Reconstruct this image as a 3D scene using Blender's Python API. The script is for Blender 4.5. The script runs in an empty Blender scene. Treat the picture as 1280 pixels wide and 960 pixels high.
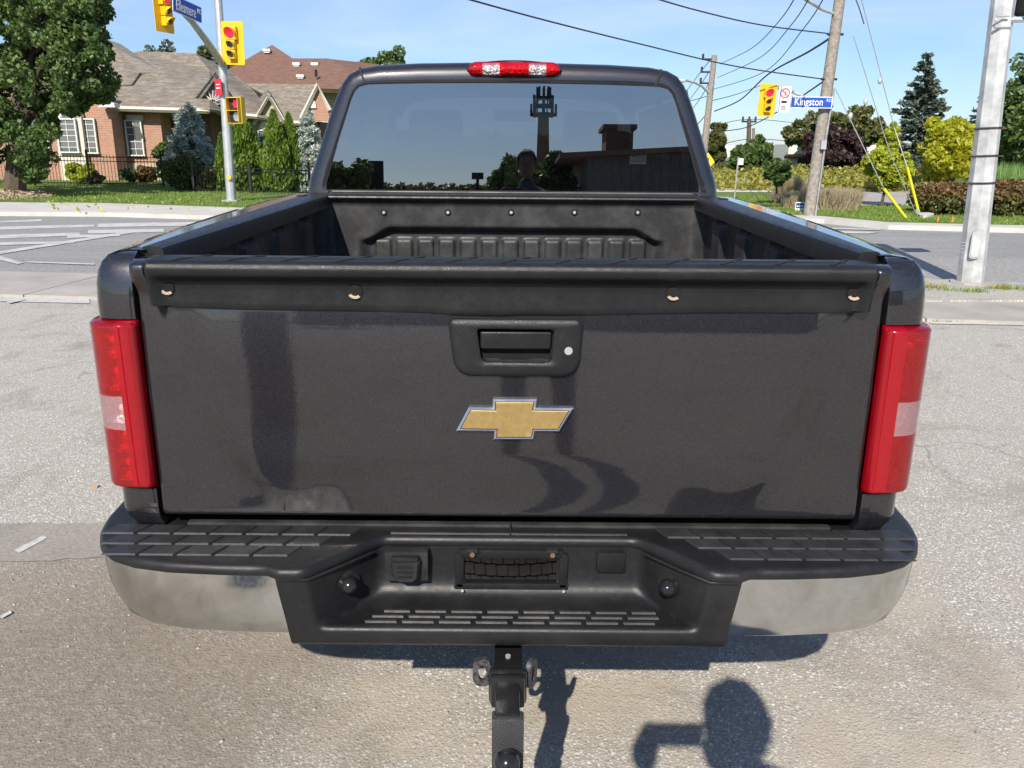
import bpy, bmesh, math, random
import numpy as np
from mathutils import Vector, Matrix
random.seed(7)
RNG = np.random.default_rng(7)
sc = bpy.context.scene
C = sc.collection
R = math.radians

# ------------------------------------------------------------------ camera
F, TH, RO, H = 1020.0, R(16.0), R(0.45), 1.57
fwd = Vector((0, math.cos(TH), -math.sin(TH)))
up0 = Vector((0, math.sin(TH), math.cos(TH)))
rt0 = Vector((1, 0, 0))
rt = rt0*math.cos(RO) + up0*math.sin(RO)
up = up0*math.cos(RO) - rt0*math.sin(RO)
CAM = Vector((0, 0, H))
cd = bpy.data.cameras.new('camera')
cam = bpy.data.objects.new('camera', cd); C.objects.link(cam)
cd.sensor_width = 36; cd.lens = F/1280*36
cd.clip_start = 0.02; cd.clip_end = 3000
mw = Matrix.Identity(4)
for i in range(3):
    mw[i][0] = rt[i]; mw[i][1] = up[i]; mw[i][2] = -fwd[i]; mw[i][3] = CAM[i]
cam.matrix_world = mw
sc.camera = cam

def ray(px, py): return fwd + rt*((px-640)/F) + up*((480-py)/F)
def P(px, py, y):                      # point on the upright plane at distance y seen at that pixel
    d = ray(px, py); return CAM + d*(y/d.y)
def G(px, py, z=0.0):                  # point on the ground
    d = ray(px, py); return CAM + d*((z-H)/d.z)

# ------------------------------------------------------------------ light
SUN_EL, SUN_AZ = R(37.7), R(13.4)      # light travels towards +y and a little +x
sun_dir = Vector((math.sin(SUN_AZ)*math.cos(SUN_EL), math.cos(SUN_AZ)*math.cos(SUN_EL), -math.sin(SUN_EL)))
sl = bpy.data.lights.new('sun', 'SUN'); so = bpy.data.objects.new('sun', sl); C.objects.link(so)
sl.energy = 4.6; sl.angle = R(0.5); sl.color = (1.0, 0.93, 0.82)
so.rotation_euler = sun_dir.to_track_quat('-Z', 'Y').to_euler()
so.location = (-10, -30, 30)
w = bpy.data.worlds.new('World'); sc.world = w; w.use_nodes = True
nt = w.node_tree; nt.nodes.clear()
def WN(t, **k):
    n = nt.nodes.new(t)
    for a, b in k.items(): setattr(n, a, b)
    return n
sky = WN('ShaderNodeTexSky', sky_type='NISHITA'); sky.sun_disc = False
sky.sun_elevation = SUN_EL
sky.sun_rotation = math.atan2(-sun_dir.x, -sun_dir.y)
sky.air_density = 1.0; sky.dust_density = 0.35; sky.ozone_density = 3.2; sky.altitude = 100
tc = WN('ShaderNodeTexCoord'); mp = WN('ShaderNodeMapping'); mp.inputs['Scale'].default_value = (1.1, 2.2, 7.5)
mp.inputs['Rotation'].default_value = (0.12, 0.25, 0.5)
nz = WN('ShaderNodeTexNoise'); nz.inputs['Scale'].default_value = 1.7; nz.inputs['Detail'].default_value = 7
nz.inputs['Roughness'].default_value = 0.55; nz.inputs['Distortion'].default_value = 0.5
rp = WN('ShaderNodeValToRGB'); rp.color_ramp.elements[0].position = 0.40; rp.color_ramp.elements[1].position = 0.90
rp.color_ramp.elements[0].color = (0, 0, 0, 1); rp.color_ramp.elements[1].color = (.75, .75, .75, 1)
tint = WN('ShaderNodeMixRGB', blend_type='MULTIPLY'); tint.inputs[0].default_value = 1; tint.inputs[2].default_value = (.78, .88, 1.06, 1)
mx = WN('ShaderNodeMixRGB'); mx.inputs[2].default_value = (7.0, 7.8, 9.2, 1)
bg = WN('ShaderNodeBackground'); bg.inputs['Strength'].default_value = 0.088
wo = WN('ShaderNodeOutputWorld')
L = nt.links.new
L(tc.outputs['Generated'], mp.inputs[0]); L(mp.outputs[0], nz.inputs['Vector']); L(nz.outputs['Fac'], rp.inputs[0])
L(rp.outputs[0], mx.inputs[0]); L(sky.outputs[0], tint.inputs[1]); L(tint.outputs[0], mx.inputs[1]); L(mx.outputs[0], bg.inputs[0]); L(bg.outputs[0], wo.inputs[0])
sc.view_settings.view_transform = 'Standard'; sc.view_settings.look = 'None'
sc.view_settings.exposure = 0.5; sc.view_settings.gamma = 1.0
sc.cycles.max_bounces = 7; sc.cycles.transparent_max_bounces = 12; sc.cycles.caustics_reflective = False; sc.cycles.caustics_refractive = False

# ------------------------------------------------------------------ materials
class NT:
    def __init__(s, name):
        s.m = bpy.data.materials.new(name); s.m.use_nodes = True
        s.t = s.m.node_tree; s.b = s.t.nodes['Principled BSDF']; s.o = s.t.nodes['Material Output']
    def n(s, t, **k):
        x = s.t.nodes.new(t)
        for a, b in k.items(): setattr(x, a, b)
        return x
    def l(s, a, b): s.t.links.new(a, b)
    def pos(s, scale=(1, 1, 1), obj=False):
        g = s.n('ShaderNodeTexCoord') if obj else s.n('ShaderNodeNewGeometry')
        m = s.n('ShaderNodeMapping'); m.inputs['Scale'].default_value = scale
        s.l(g.outputs['Object' if obj else 'Position'], m.inputs[0]); return m.outputs[0]
    def noise(s, vec, scale, detail=4, rough=.55, dist=0):
        x = s.n('ShaderNodeTexNoise'); s.l(vec, x.inputs['Vector'])
        x.inputs['Scale'].default_value = scale; x.inputs['Detail'].default_value = detail
        x.inputs['Roughness'].default_value = rough; x.inputs['Distortion'].default_value = dist
        return x.outputs['Fac']
    def voro(s, vec, scale, feature='F1', out='Distance', rand=1.0):
        x = s.n('ShaderNodeTexVoronoi', feature=feature); s.l(vec, x.inputs['Vector'])
        x.inputs['Scale'].default_value = scale; x.inputs['Randomness'].default_value = rand
        return x.outputs[out]
    def ramp(s, fac, stops, interp='LINEAR'):
        x = s.n('ShaderNodeValToRGB'); e = x.color_ramp.elements; x.color_ramp.interpolation = interp
        while len(e) < len(stops): e.new(0.5)
        for k, (p, c) in enumerate(stops):
            e[k].position = p
            e[k].color = (c, c, c, 1) if not hasattr(c, '__len__') else tuple(c)+(1,)
        s.l(fac, x.inputs[0]); return x.outputs[0]
    def mix(s, f, a, b, mode='MIX'):
        x = s.n('ShaderNodeMixRGB', blend_type=mode)
        for i, v in enumerate((f, a, b)):
            if hasattr(v, 'is_output'): s.l(v, x.inputs[i])
            elif hasattr(v, '__len__'): x.inputs[i].default_value = tuple(v)+(1,)
            elif i == 0: x.inputs[0].default_value = v
            else: x.inputs[i].default_value = (v, v, v, 1)
        return x.outputs[0]
    def math(s, op, a, b=None):
        x = s.n('ShaderNodeMath', operation=op)
        for i, v in enumerate((a, b)):
            if v is None: continue
            if hasattr(v, 'is_output'): s.l(v, x.inputs[i])
            else: x.inputs[i].default_value = v
        return x.outputs[0]
    def bump(s, hgt, strength, dist):
        x = s.n('ShaderNodeBump'); x.inputs['Strength'].default_value = strength; x.inputs['Distance'].default_value = dist
        s.l(hgt, x.inputs['Height']); s.l(x.outputs[0], s.b.inputs['Normal']); return x
    def set(s, **k):
        for a, v in k.items():
            i = s.b.inputs[a.replace('_', ' ')]
            if hasattr(v, 'is_output'): s.l(v, i)
            elif a.endswith('olor') and len(v) == 3: i.default_value = tuple(v)+(1,)
            else: i.default_value = v

M = {}
def simple(name, col, rough=.5, metal=0.0, var=.25, vscale=6, bump=0, bscale=60, bdist=.002, coat=0, obj=False, emit=None, spec=None):
    t = NT(name); v = t.pos(obj=obj)
    n = t.noise(v, vscale, 5, .6)
    lo = tuple(c*(1-var) for c in col); hi = tuple(min(1, c*(1+var)) for c in col)
    t.set(Base_Color=t.ramp(n, [(.3, lo), (.7, hi)]), Metallic=metal)
    rr = t.ramp(t.noise(v, vscale*2.3, 3), [(.3, max(0, rough-.08)), (.7, min(1, rough+.08))]); t.set(Roughness=rr)
    if bump: t.bump(t.noise(v, bscale, 4), bump, bdist)
    if coat: t.set(Coat_Weight=coat, Coat_Roughness=.04)
    if spec is not None: t.b.inputs['Specular IOR Level'].default_value = spec
    if emit: t.b.inputs['Emission Color'].default_value = tuple(emit[:3])+(1,); t.b.inputs['Emission Strength'].default_value = emit[3]
    M[name] = t.m; return t

# truck paint: dark warm graphite with metal flake
t = NT('graphite_paint'); v = t.pos()
fl = t.voro(v, 620, out='Color')
sep = t.n('ShaderNodeSeparateColor'); t.l(fl, sep.inputs[0])
t.set(Base_Color=t.mix(t.math('MULTIPLY', sep.outputs[0], .5), (.010, .0098, .012), (.055, .052, .064)), Metallic=.6, Roughness=.36, Coat_Weight=1.0, Coat_IOR=1.62)
dust = t.noise(v, 9, 6, .65)
t.set(Coat_Roughness=t.ramp(dust, [(.35, .028), (.75, .07)]))
orange = t.noise(v, 160, 2, .5)
bmp = t.n('ShaderNodeBump'); bmp.inputs['Strength'].default_value = .03; bmp.inputs['Distance'].default_value = .001
t.l(orange, bmp.inputs['Height']); t.l(bmp.outputs[0], t.b.inputs['Coat Normal'])
M['paint'] = t.m
# black textured plastics
def plastic(name, col, rough, gr=700, bs=.35, dustc=(.10, .096, .092), dusta=.13):
    t = NT(name); v = t.pos()
    d = t.noise(v, 7, 7, .7); d2 = t.noise(v, 55, 5, .7)
    f = t.math('MULTIPLY', t.ramp(d, [(.45, 0.0), (.8, 1.0)]), dusta)
    c = t.mix(f, col, dustc)
    c = t.mix(t.math('MULTIPLY', t.ramp(d2, [(.62, 0.), (.75, 1.)]), dusta*.5), c, dustc)
    t.set(Base_Color=c, Roughness=t.ramp(d2, [(.3, rough-.08), (.75, rough+.14)]))
    t.bump(t.voro(v, gr), bs, .0006); t.b.inputs['Specular IOR Level'].default_value = .36
    M[name] = t.m
plastic('black_plastic', (.010, .010, .011), .38)
plastic('cap_plastic', (.010, .011, .012), .36, 600, .6)
plastic('bed_liner', (.024, .024, .025), .44, 380, .3, (.13, .13, .125), .45)
plastic('tread_rubber', (.016, .016, .017), .45, 500, .4, dusta=.5)
simple('gloss_black', (.012, .012, .013), .16, var=.2)
simple('matte_black', (.012, .012, .012), .75, var=.3)
simple('dark_void', (.004, .004, .004), .95)
simple('black_steel', (.018, .018, .019), .3, .3, bump=.3, bscale=90, bdist=.001)
# hammered grey drop plate
t = NT('hammered_grey'); v = t.pos()
t.set(Base_Color=(.055, .056, .06), Roughness=.38, Metallic=.3); t.bump(t.voro(v, 330, 'SMOOTH_F1'), .9, .002); M['hammered_grey'] = t.m
t = NT('galvanized_link'); v = t.pos()
t.set(Base_Color=t.ramp(t.noise(v, 120, 4, .7), [(.4, (.05, .05, .055)), (.62, (.15, .15, .16))]), Roughness=.45, Metallic=.6); M['galvanized_link'] = t.m
# worn chrome bumper
t = NT('worn_chrome'); v = t.pos(); n1 = t.noise(v, 14, 7, .7, .6); n2 = t.noise(v, 190, 4, .7); n3 = t.noise(v, 3, 3)
c = t.ramp(n1, [(.3, (.50, .51, .49)), (.55, (.62, .63, .61)), (.8, (.72, .73, .71))])
c = t.mix(t.ramp(n2, [(.66, 0.), (.74, .5)]), c, (.28, .24, .2))
t.set(Base_Color=c, Metallic=1.0, Roughness=t.ramp(n2, [(.3, .07), (.75, .22)])); t.bump(t.noise(v, 60, 5, .7), .10, .0015); M['worn_chrome'] = t.m
simple('chrome', (.86, .86, .87), .22, 1.0, var=.04)
t = NT('gold_badge'); v = t.pos(); n1 = t.noise(v, 55, 6, .6, 1.5)
c = t.ramp(n1, [(.3, (.30, .205, .07)), (.55, (.35, .24, .09)), (.78, (.43, .32, .145))])
t.set(Base_Color=c, Metallic=.35, Roughness=t.ramp(n1, [(.3, .38), (.7, .46)]), Coat_Weight=.5); M['gold_badge'] = t.m

# transparent-tinted shells (lamp lenses, glass)
def shell(name, tint, diff, dfac, gloss=.06, rough=.03, bump=0):
    t = NT(name); t.t.nodes.remove(t.b)
    tr = t.n('ShaderNodeBsdfTransparent'); tr.inputs[0].default_value = tuple(tint)+(1,)
    di = t.n('ShaderNodeBsdfDiffuse'); di.inputs[0].default_value = tuple(diff)+(1,)
    gl = t.n('ShaderNodeBsdfGlossy'); gl.inputs['Roughness'].default_value = rough; gl.inputs[0].default_value = (1, 1, 1, 1)
    m1 = t.n('ShaderNodeMixShader'); m1.inputs[0].default_value = dfac
    if name == 'tinted_glass': t.l(t.ramp(t.noise(t.pos((2, 2, .7)), 2.2, 7, .7, .5), [(.35, .03), (.75, .16)]), m1.inputs[0])
    m2 = t.n('ShaderNodeMixShader')
    fr = t.n('ShaderNodeFresnel'); fr.inputs[0].default_value = 1.5
    t.l(t.math('MINIMUM', t.math('ADD', fr.outputs[0], gloss-.04), 1.0), m2.inputs[0])
    t.l(tr.outputs[0], m1.inputs[1]); t.l(di.outputs[0], m1.inputs[2]); t.l(m1.outputs[0], m2.inputs[1]); t.l(gl.outputs[0], m2.inputs[2])
    t.l(m2.outputs[0], t.o.inputs[0]); M[name] = t.m; return t
shell('red_lens', (1.0, .03, .025), (.62, .004, .012), .30, .05, .03)
shell('red_lens_edge', (.6, .01, .012), (.30, .0015, .008), .88, .05, .06)
shell('reverse_lens', (1.0, .90, .90), (.80, .42, .45), .30, .08, .03)
shell('clear_lens', (.96, .95, .95), (.7, .7, .7), .12, .08)
shell('tinted_glass', (.035, .042, .046), (.014, .016, .019), .06, .25, .003)
shell('screen_glass', (.86, .9, .9), (.3, .33, .33), .05, .06, .005)
shell('house_glass', (.25, .28, .3), (.15, .17, .19), .6, .14, .02)
simple('chipped', (.36, .28, .2), .8)
simple('smooth_reflector', (.75, .72, .72), .3, .6, var=.3, vscale=40, bump=.9, bscale=120, bdist=.006)
simple('dusty_lit_rubber', (.14, .135, .13), .8, bump=.3)  # dusty tyre lugs, painted paler to stand in for missing sunlight
t = NT('lamp_reflector'); v = t.pos(); vo = t.voro(v, 95, 'SMOOTH_F1')
t.set(Base_Color=t.ramp(t.noise(v, 45, 3), [(.4, (.5, .45, .45)), (.65, (1, 1, 1))]), Metallic=.30, Roughness=.22); t.bump(vo, 1.0, .02); M['lamp_reflector'] = t.m

# ground
def lot_material():
    t = NT('old_asphalt'); v = t.pos((1, 1, .01))
    big = t.noise(v, .55, 5, .6, .4); mid = t.noise(v, 2.6, 6, .65, .3); fine = t.noise(v, 38, 5, .7)
    patch = t.ramp(t.noise(v, 1.1, 7, .62, 1.1), [(.46, 0.), (.53, 1.)])
    cellc = t.voro(v, 150, out='Color'); sp = t.n('ShaderNodeSeparateColor'); t.l(cellc, sp.inputs[0])
    cell2 = t.voro(v, 82, out='Color'); sp2 = t.n('ShaderNodeSeparateColor'); t.l(cell2, sp2.inputs[0])
    stone = t.ramp(sp.outputs[0], [(0., (.24, .222, .192)), (.35, (.37, .345, .30)), (.66, (.50, .48, .44)), (.9, (.74, .71, .66)), (1, (.85, .83, .79))])
    stone2 = t.ramp(sp2.outputs[1], [(0., (.26, .24, .21)), (.45, (.40, .375, .33)), (.8, (.58, .56, .52)), (1, (.86, .84, .80))])
    dd = t.voro(v, 82); sm = t.ramp(dd, [(.30, 1.), (.52, 0.)]); gate_ = t.ramp(sp2.outputs[2], [(.22, 0.), (.32, 1.)])
    dd2 = t.voro(v, 150); sm2 = t.ramp(dd2, [(.32, 1.), (.6, 0.)])
    matrix = t.mix(sm2, (.35, .325, .285), stone)
    stonef = t.math('MULTIPLY', sm, gate_)
    agg = t.mix(stonef, matrix, stone2)
    dustc = t.ramp(mid, [(.25, (.30, .255, .20)), (.6, (.44, .385, .31)), (.85, (.54, .48, .40))])
    # worn dusty patches lie in the tyre-worn bay behind the truck
    gy = t.n('ShaderNodeSeparateXYZ'); t.l(v, gy.inputs[0])
    near = t.ramp(t.math('MULTIPLY', gy.outputs[1], .2), [(.50, 1.), (.66, 0.)])
    f = t.ramp(t.math('ADD', t.math('MULTIPLY', mid, .45), t.math('MULTIPLY', big, .55)), [(.40, 0.), (.52, 1.)])
    f = t.math('MULTIPLY', t.math('MULTIPLY', f, t.math('ADD', t.math('MULTIPLY', patch, .7), .3)), t.math('ADD', t.math('MULTIPLY', near, .80), .15))
    pit = t.ramp(fine, [(.36, 0.), (.5, 1.)])
    col = t.mix(t.math('MULTIPLY', f, t.math('ADD', t.math('MULTIPLY', pit, .5), .45)), agg, dustc)
    col = t.mix(t.ramp(t.noise(v, 1.3, 6, .7, .8), [(.52, 0.), (.70, .62)]), col, (.21, .178, .14))
    dv = t.n('ShaderNodeVectorMath', operation='DISTANCE'); t.l(v, dv.inputs[0]); dv.inputs[1].default_value = (-1.55, 1.95, 0)
    dirt = t.math('ADD', dv.outputs['Value'], t.math('MULTIPLY', t.noise(v, 2.2, 6, .7, .6), -1.1))
    dirtm = t.math('MULTIPLY', t.ramp(dirt, [(.0, .95), (.38, .75), (.70, 0.)]), t.ramp(fine, [(.3, .5), (.6, 1.)]))
    col = t.mix(dirtm, col, (.20, .165, .125))
    # cracks
    wv = t.n('ShaderNodeVectorMath', operation='ADD')
    nzc = t.n('ShaderNodeTexNoise'); nzc.inputs['Scale'].default_value = 2.2; nzc.inputs['Detail'].default_value = 6; t.l(v, nzc.inputs['Vector'])
    sv = t.n('ShaderNodeVectorMath', operation='SCALE'); t.l(nzc.outputs['Color'], sv.inputs[0]); sv.inputs['Scale'].default_value = .55
    t.l(v, wv.inputs[0]); t.l(sv.outputs[0], wv.inputs[1])
    ed = t.voro(wv.outputs[0], .85, 'DISTANCE_TO_EDGE')
    cr = t.ramp(ed, [(.0, 1.), (.004, .6), (.016, 0.)])
    crm = t.math('MULTIPLY', cr, t.ramp(big, [(.47, 0.), (.62, .5)]))
    col = t.mix(crm, col, (.075, .068, .06))
    t.set(Base_Color=col, Roughness=.9)
    h = t.math('ADD', t.math('ADD', t.math('MULTIPLY', sm2, .4), t.math('MULTIPLY', stonef, .9)), t.math('MULTIPLY', fine, .6))
    h = t.math('SUBTRACT', h, t.math('MULTIPLY', crm, 2.))
    t.bump(h, .38, .005)
    return t.m
M['lot'] = lot_material()
def road_material():
    t = NT('road_asphalt'); v = t.pos((1, 1, .01)); big = t.noise(v, .25, 5, .6)
    ang = t.pos((.18, 2.6, .01)); streak = t.noise(ang, 1.0, 5, .6)
    fine = t.noise(v, 26, 5, .8); cell = t.voro(v, 45, out='Color'); sp = t.n('ShaderNodeSeparateColor'); t.l(cell, sp.inputs[0])
    c = t.ramp(t.math('ADD', t.math('MULTIPLY', streak, .6), t.math('MULTIPLY', big, .4)), [(.35, (.18, .18, .18)), (.5, (.25, .247, .24)), (.66, (.33, .32, .305))])
    c = t.mix(.45, c, t.ramp(sp.outputs[0], [(0, (.08, .08, .08)), (.6, (.2, .2, .2)), (1, (.42, .42, .40))]))
    c = t.mix(t.math('MULTIPLY', fine, .35), c, (.42, .41, .385))
    t.set(Base_Color=c, Roughness=.85); t.bump(fine, .5, .01); return t.m
M['road'] = road_material()
def concrete(name, a, b, joint=True):
    t = NT(name); v = t.pos((1, 1, .2)); n = t.noise(v, 1.4, 7, .65, .4); f = t.noise(v, 45, 4, .7)
    c = t.ramp(n, [(.3, a), (.7, b)]); c = t.mix(t.ramp(f, [(.55, 0.), (.75, .4)]), c, tuple(x*.55 for x in a))
    t.set(Base_Color=c, Roughness=.88); t.bump(f, .4, .004); M[name] = t.m
concrete('concrete', (.30, .275, .24), (.44, .41, .37))
concrete('pale_concrete', (.44, .42, .385), (.58, .56, .52))
def worn_paint():
    t = NT('road_paint'); v = t.pos((1, 1, .01)); n = t.noise(v, 30, 6, .75); n2 = t.noise(v, 3, 4)
    f = t.ramp(t.math('ADD', t.math('MULTIPLY', n, .65), t.math('MULTIPLY', n2, .35)), [(.46, 0.), (.62, 1.)])
    t.set(Base_Color=t.mix(f, (.56, .555, .53), (.30, .295, .285)), Roughness=.8); M['road_paint'] = t.m
worn_paint()
def grass_mat(name, a, b, c2):
    t = NT(name); v = t.pos((1, 1, .3)); n = t.noise(v, .9, 6, .7); f = t.noise(v, 40, 4, .8)
    c = t.ramp(n, [(.3, a), (.55, b), (.8, c2)]); c = t.mix(t.ramp(f, [(.4, .5), (.6, 0.)]), c, tuple(x*.5 for x in a))
    t.set(Base_Color=c, Roughness=.95); t.bump(f, .8, .03); M[name] = t.m
grass_mat('grass_soil', (.09, .15, .025), (.14, .21, .035), (.22, .26, .07))

def leaf_mat(name, cols, trans=.25, rough=.5):
    t = NT(name); g = t.n('ShaderNodeNewGeometry'); ri = g.outputs['Random Per Island']
    v = t.pos(); big = t.noise(v, .9, 3)
    k = len(cols); col = t.ramp(ri, [(i/max(1, k-1), c) for i, c in enumerate(cols)])
    col = t.mix(t.ramp(big, [(.35, 0.), (.65, .35)]), col, cols[-1])
    t.set(Base_Color=col, Roughness=rough)
    tr = t.n('ShaderNodeBsdfTranslucent'); t.l(t.mix(.5, col, tuple(min(1, c*1.6) for c in cols[-1])), tr.inputs[0])
    ms = t.n('ShaderNodeMixShader'); ms.inputs[0].default_value = trans
    t.l(t.b.outputs[0], ms.inputs[1]); t.l(tr.outputs[0], ms.inputs[2]); t.l(ms.outputs[0], t.o.inputs[0]); M[name] = t.m
leaf_mat('maple_leaf', [(.022, .05, .014), (.055, .11, .024), (.16, .23, .06)])
leaf_mat('cedar_leaf', [(.05, .10, .012), (.10, .17, .018), (.17, .25, .03)], .15)
leaf_mat('blue_needle', [(.20, .25, .21), (.36, .42, .37), (.56, .63, .57)], .1)
leaf_mat('dark_needle', [(.035, .06, .04), (.075, .105, .075), (.15, .18, .14)], .1)
leaf_mat('juniper_leaf', [(.03, .06, .015), (.07, .11, .02), (.14, .16, .035)], .15)
leaf_mat('gold_leaf', [(.22, .26, .02), (.36, .38, .02), (.50, .48, .04)], .4)
leaf_mat('lime_leaf', [(.16, .22, .02), (.32, .38, .03), (.48, .50, .05)], .4)
leaf_mat('plum_leaf', [(.022, .012, .014), (.045, .022, .026), (.08, .045, .04)], .2)
leaf_mat('olive_leaf', [(.05, .075, .02), (.10, .12, .03), (.16, .15, .05)], .25)
leaf_mat('green_leaf', [(.04, .08, .02), (.08, .14, .03), (.14, .2, .05)], .3)
leaf_mat('russet_leaf', [(.08, .07, .02), (.15, .09, .03), (.22, .12, .05)], .25)
leaf_mat('moss_leaf', [(.06, .075, .02), (.11, .12, .03), (.17, .16, .05)], .25)
leaf_mat('grass_blade', [(.10, .19, .025), (.16, .27, .04), (.28, .34, .08)], .3)
leaf_mat('straw_blade', [(.24, .19, .11), (.38, .31, .2), (.52, .45, .32)], .3)
leaf_mat('goldenrod', [(.12, .16, .03), (.26, .26, .05), (.44, .38, .08)], .3)
leaf_mat('dry_leaf', [(.2, .13, .07), (.36, .26, .16), (.5, .4, .28)], .1)
leaf_mat('corn_blade', [(.10, .2, .04), (.16, .28, .07), (.26, .38, .12)], .35)
simple('bark', (.10, .075, .055), .9, bump=.8, bscale=25, bdist=.02)
simple('grey_bark', (.2, .18, .155), .9, bump=.8, bscale=25, bdist=.02)
# brick, shingle
t = NT('red_brick'); v = t.pos(); sx = t.n('ShaderNodeSeparateXYZ'); t.l(v, sx.inputs[0])
cb = t.n('ShaderNodeCombineXYZ'); t.l(t.math('ADD', sx.outputs[0], sx.outputs[1]), cb.inputs[0]); t.l(sx.outputs[2], cb.inputs[1])
br = t.n('ShaderNodeTexBrick'); t.l(cb.outputs[0], br.inputs['Vector'])
br.inputs['Scale'].default_value = 1; br.inputs['Brick Width'].default_value = .22; br.inputs['Row Height'].default_value = .075; br.inputs['Mortar Size'].default_value = .008
br.inputs['Color1'].default_value = (.39, .20, .13, 1); br.inputs['Color2'].default_value = (.29, .14, .095, 1); br.inputs['Mortar'].default_value = (.42, .34, .28, 1)
t.set(Base_Color=t.mix(t.ramp(t.noise(v, 2.5, 4), [(.3, 0.), (.7, .35)]), br.outputs[0], (.46, .22, .13)), Roughness=.9)
t.bump(br.outputs['Fac'], -.5, .01); M['red_brick'] = t.m
t = NT('cream_stone'); v = t.pos(); sx = t.n('ShaderNodeSeparateXYZ'); t.l(v, sx.inputs[0])
cb = t.n('ShaderNodeCombineXYZ'); t.l(t.math('ADD', sx.outputs[0], sx.outputs[1]), cb.inputs[0]); t.l(sx.outputs[2], cb.inputs[1])
br = t.n('ShaderNodeTexBrick'); t.l(cb.outputs[0], br.inputs['Vector'])
br.inputs['Scale'].default_value = 1; br.inputs['Brick Width'].default_value = .4; br.inputs['Row Height'].default_value = .19; br.inputs['Mortar Size'].default_value = .012
br.inputs['Color1'].default_value = (.50, .44, .31, 1); br.inputs['Color2'].default_value = (.42, .36, .26, 1); br.inputs['Mortar'].default_value = (.3, .27, .22, 1)
t.set(Base_Color=br.outputs[0], Roughness=.9); t.bump(br.outputs['Fac'], -.5, .01); M['cream_stone'] = t.m
def shingle(name, a, b, c3):
    t = NT(name); v = t.pos((.9, 0.0, 6.0)); n = t.noise(v, 1.6, 3, .6)
    v2 = t.pos((3, .5, 14)); n2 = t.noise(v2, 1.5, 3, .7)
    c = t.ramp(t.math('ADD', t.math('MULTIPLY', n, .5), t.math('MULTIPLY', n2, .5)), [(.36, a), (.5, b), (.64, c3)])
    wv = t.n('ShaderNodeTexWave', wave_type='BANDS', bands_direction='Z', wave_profile='SAW'); wv.inputs['Scale'].default_value = 3.1
    t.l(t.pos(), wv.inputs[0]); t.set(Base_Color=c, Roughness=.92); t.bump(wv.outputs['Fac'], .6, .03); M[name] = t.m
shingle('taupe_shingle', (.125, .105, .085), (.195, .168, .135), (.31, .27, .215))
shingle('brown_shingle', (.125, .068, .05), (.165, .09, .067), (.21, .12, .09))
simple('white_trim', (.68, .66, .62), .6, var=.06)
simple('cream_trim', (.60, .54, .46), .7, var=.08)
simple('curtain_grey', (.30, .29, .27), .8, var=.3, vscale=5)
simple('siding_shade_grey', (.20, .21, .24), .7, var=.1)
simple('dark_brick', (.13, .075, .055), .9, var=.25, vscale=12)
simple('galvanized', (.46, .47, .48), .48, .45, var=.16, vscale=4, bump=.2, bscale=30)
simple('pale_galvanized', (.54, .55, .54), .5, .3, var=.3, vscale=5, bump=.25, bscale=24, bdist=.003)
simple('weathered_pole', (.27, .24, .205), .9, var=.35, vscale=14, bump=.7, bscale=40, bdist=.01)
simple('dark_wire', (.03, .03, .035), .6)
simple('steel_wire', (.45, .46, .47), .4, .6)
simple('fence_black', (.012, .012, .014), .45)
simple('signal_yellow', (.74, .44, .008), .42, var=.07)
simple('signal_dark', (.012, .012, .012), .5)
simple('red_lamp', (.55, .01, .03), .35, emit=(1.0, .02, .08, .55))
simple('unlit_lamp', (.05, .045, .045), .25)
simple('sign_blue', (.012, .07, .42), .4, var=.05)
simple('sign_navy', (.02, .05, .2), .4, var=.05)
simple('sign_white', (.74, .74, .75), .5, var=.04)
simple('sign_red', (.55, .03, .05), .5, var=.06)
simple('sign_black', (.02, .02, .02), .5)
simple('warning_yellow', (.80, .62, .02), .45, var=.06)
simple('guard_yellow', (.62, .56, .02), .4, var=.06)
simple('orange_plastic', (.7, .2, .05), .5)
simple('seat_cloth', (.05, .05, .052), .9)
simple('tyre_rubber', (.025, .025, .025), .75, bump=.3)
simple('wheel_alloy', (.5, .5, .52), .3, .9)
simple('skin', (.11, .065, .048), .6, var=.06)
simple('hair_dark', (.02, .015, .012), .7)
simple('shirt_navy', (.03, .04, .07), .85)
simple('denim', (.05, .07, .12), .9)
simple('phone_black', (.01, .01, .012), .2)
simple('corrugated_grey', (.12, .125, .13), .6)
simple('rust_steel', (.13, .075, .05), .8)
simple('red_dirt', (.30, .14, .1), .95)

def smooth_patch():
    t = NT('patch_asphalt'); v = t.pos((1, 1, .01)); n = t.noise(v, 2.5, 6, .7, .5); f = t.noise(v, 60, 5, .75)
    c = t.ramp(n, [(.3, (.23, .205, .172)), (.7, (.32, .29, .25))]); c = t.mix(t.ramp(f, [(.45, 0.), (.7, .5)]), c, (.48, .46, .43)); c = t.mix(t.ramp(f, [(.3, .5), (.45, 0.)]), c, (.16, .15, .135))
    t.set(Base_Color=c, Roughness=.9); t.bump(f, .4, .004); M['patch'] = t.m
    t = NT('lane_asphalt'); v = t.pos((1, 1, .01)); f = t.noise(v, 16, 6, .85); n = t.noise(v, .8, 5, .6)
    c = t.ramp(f, [(.3, (.12, .12, .115)), (.5, (.27, .265, .25)), (.68, (.52, .51, .47))]); c = t.mix(t.ramp(n, [(.4, 0.), (.7, .35)]), c, (.36, .35, .32))
    t.set(Base_Color=c, Roughness=.9); t.bump(f, .5, .01); M['lane'] = t.m
smooth_patch()
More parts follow.
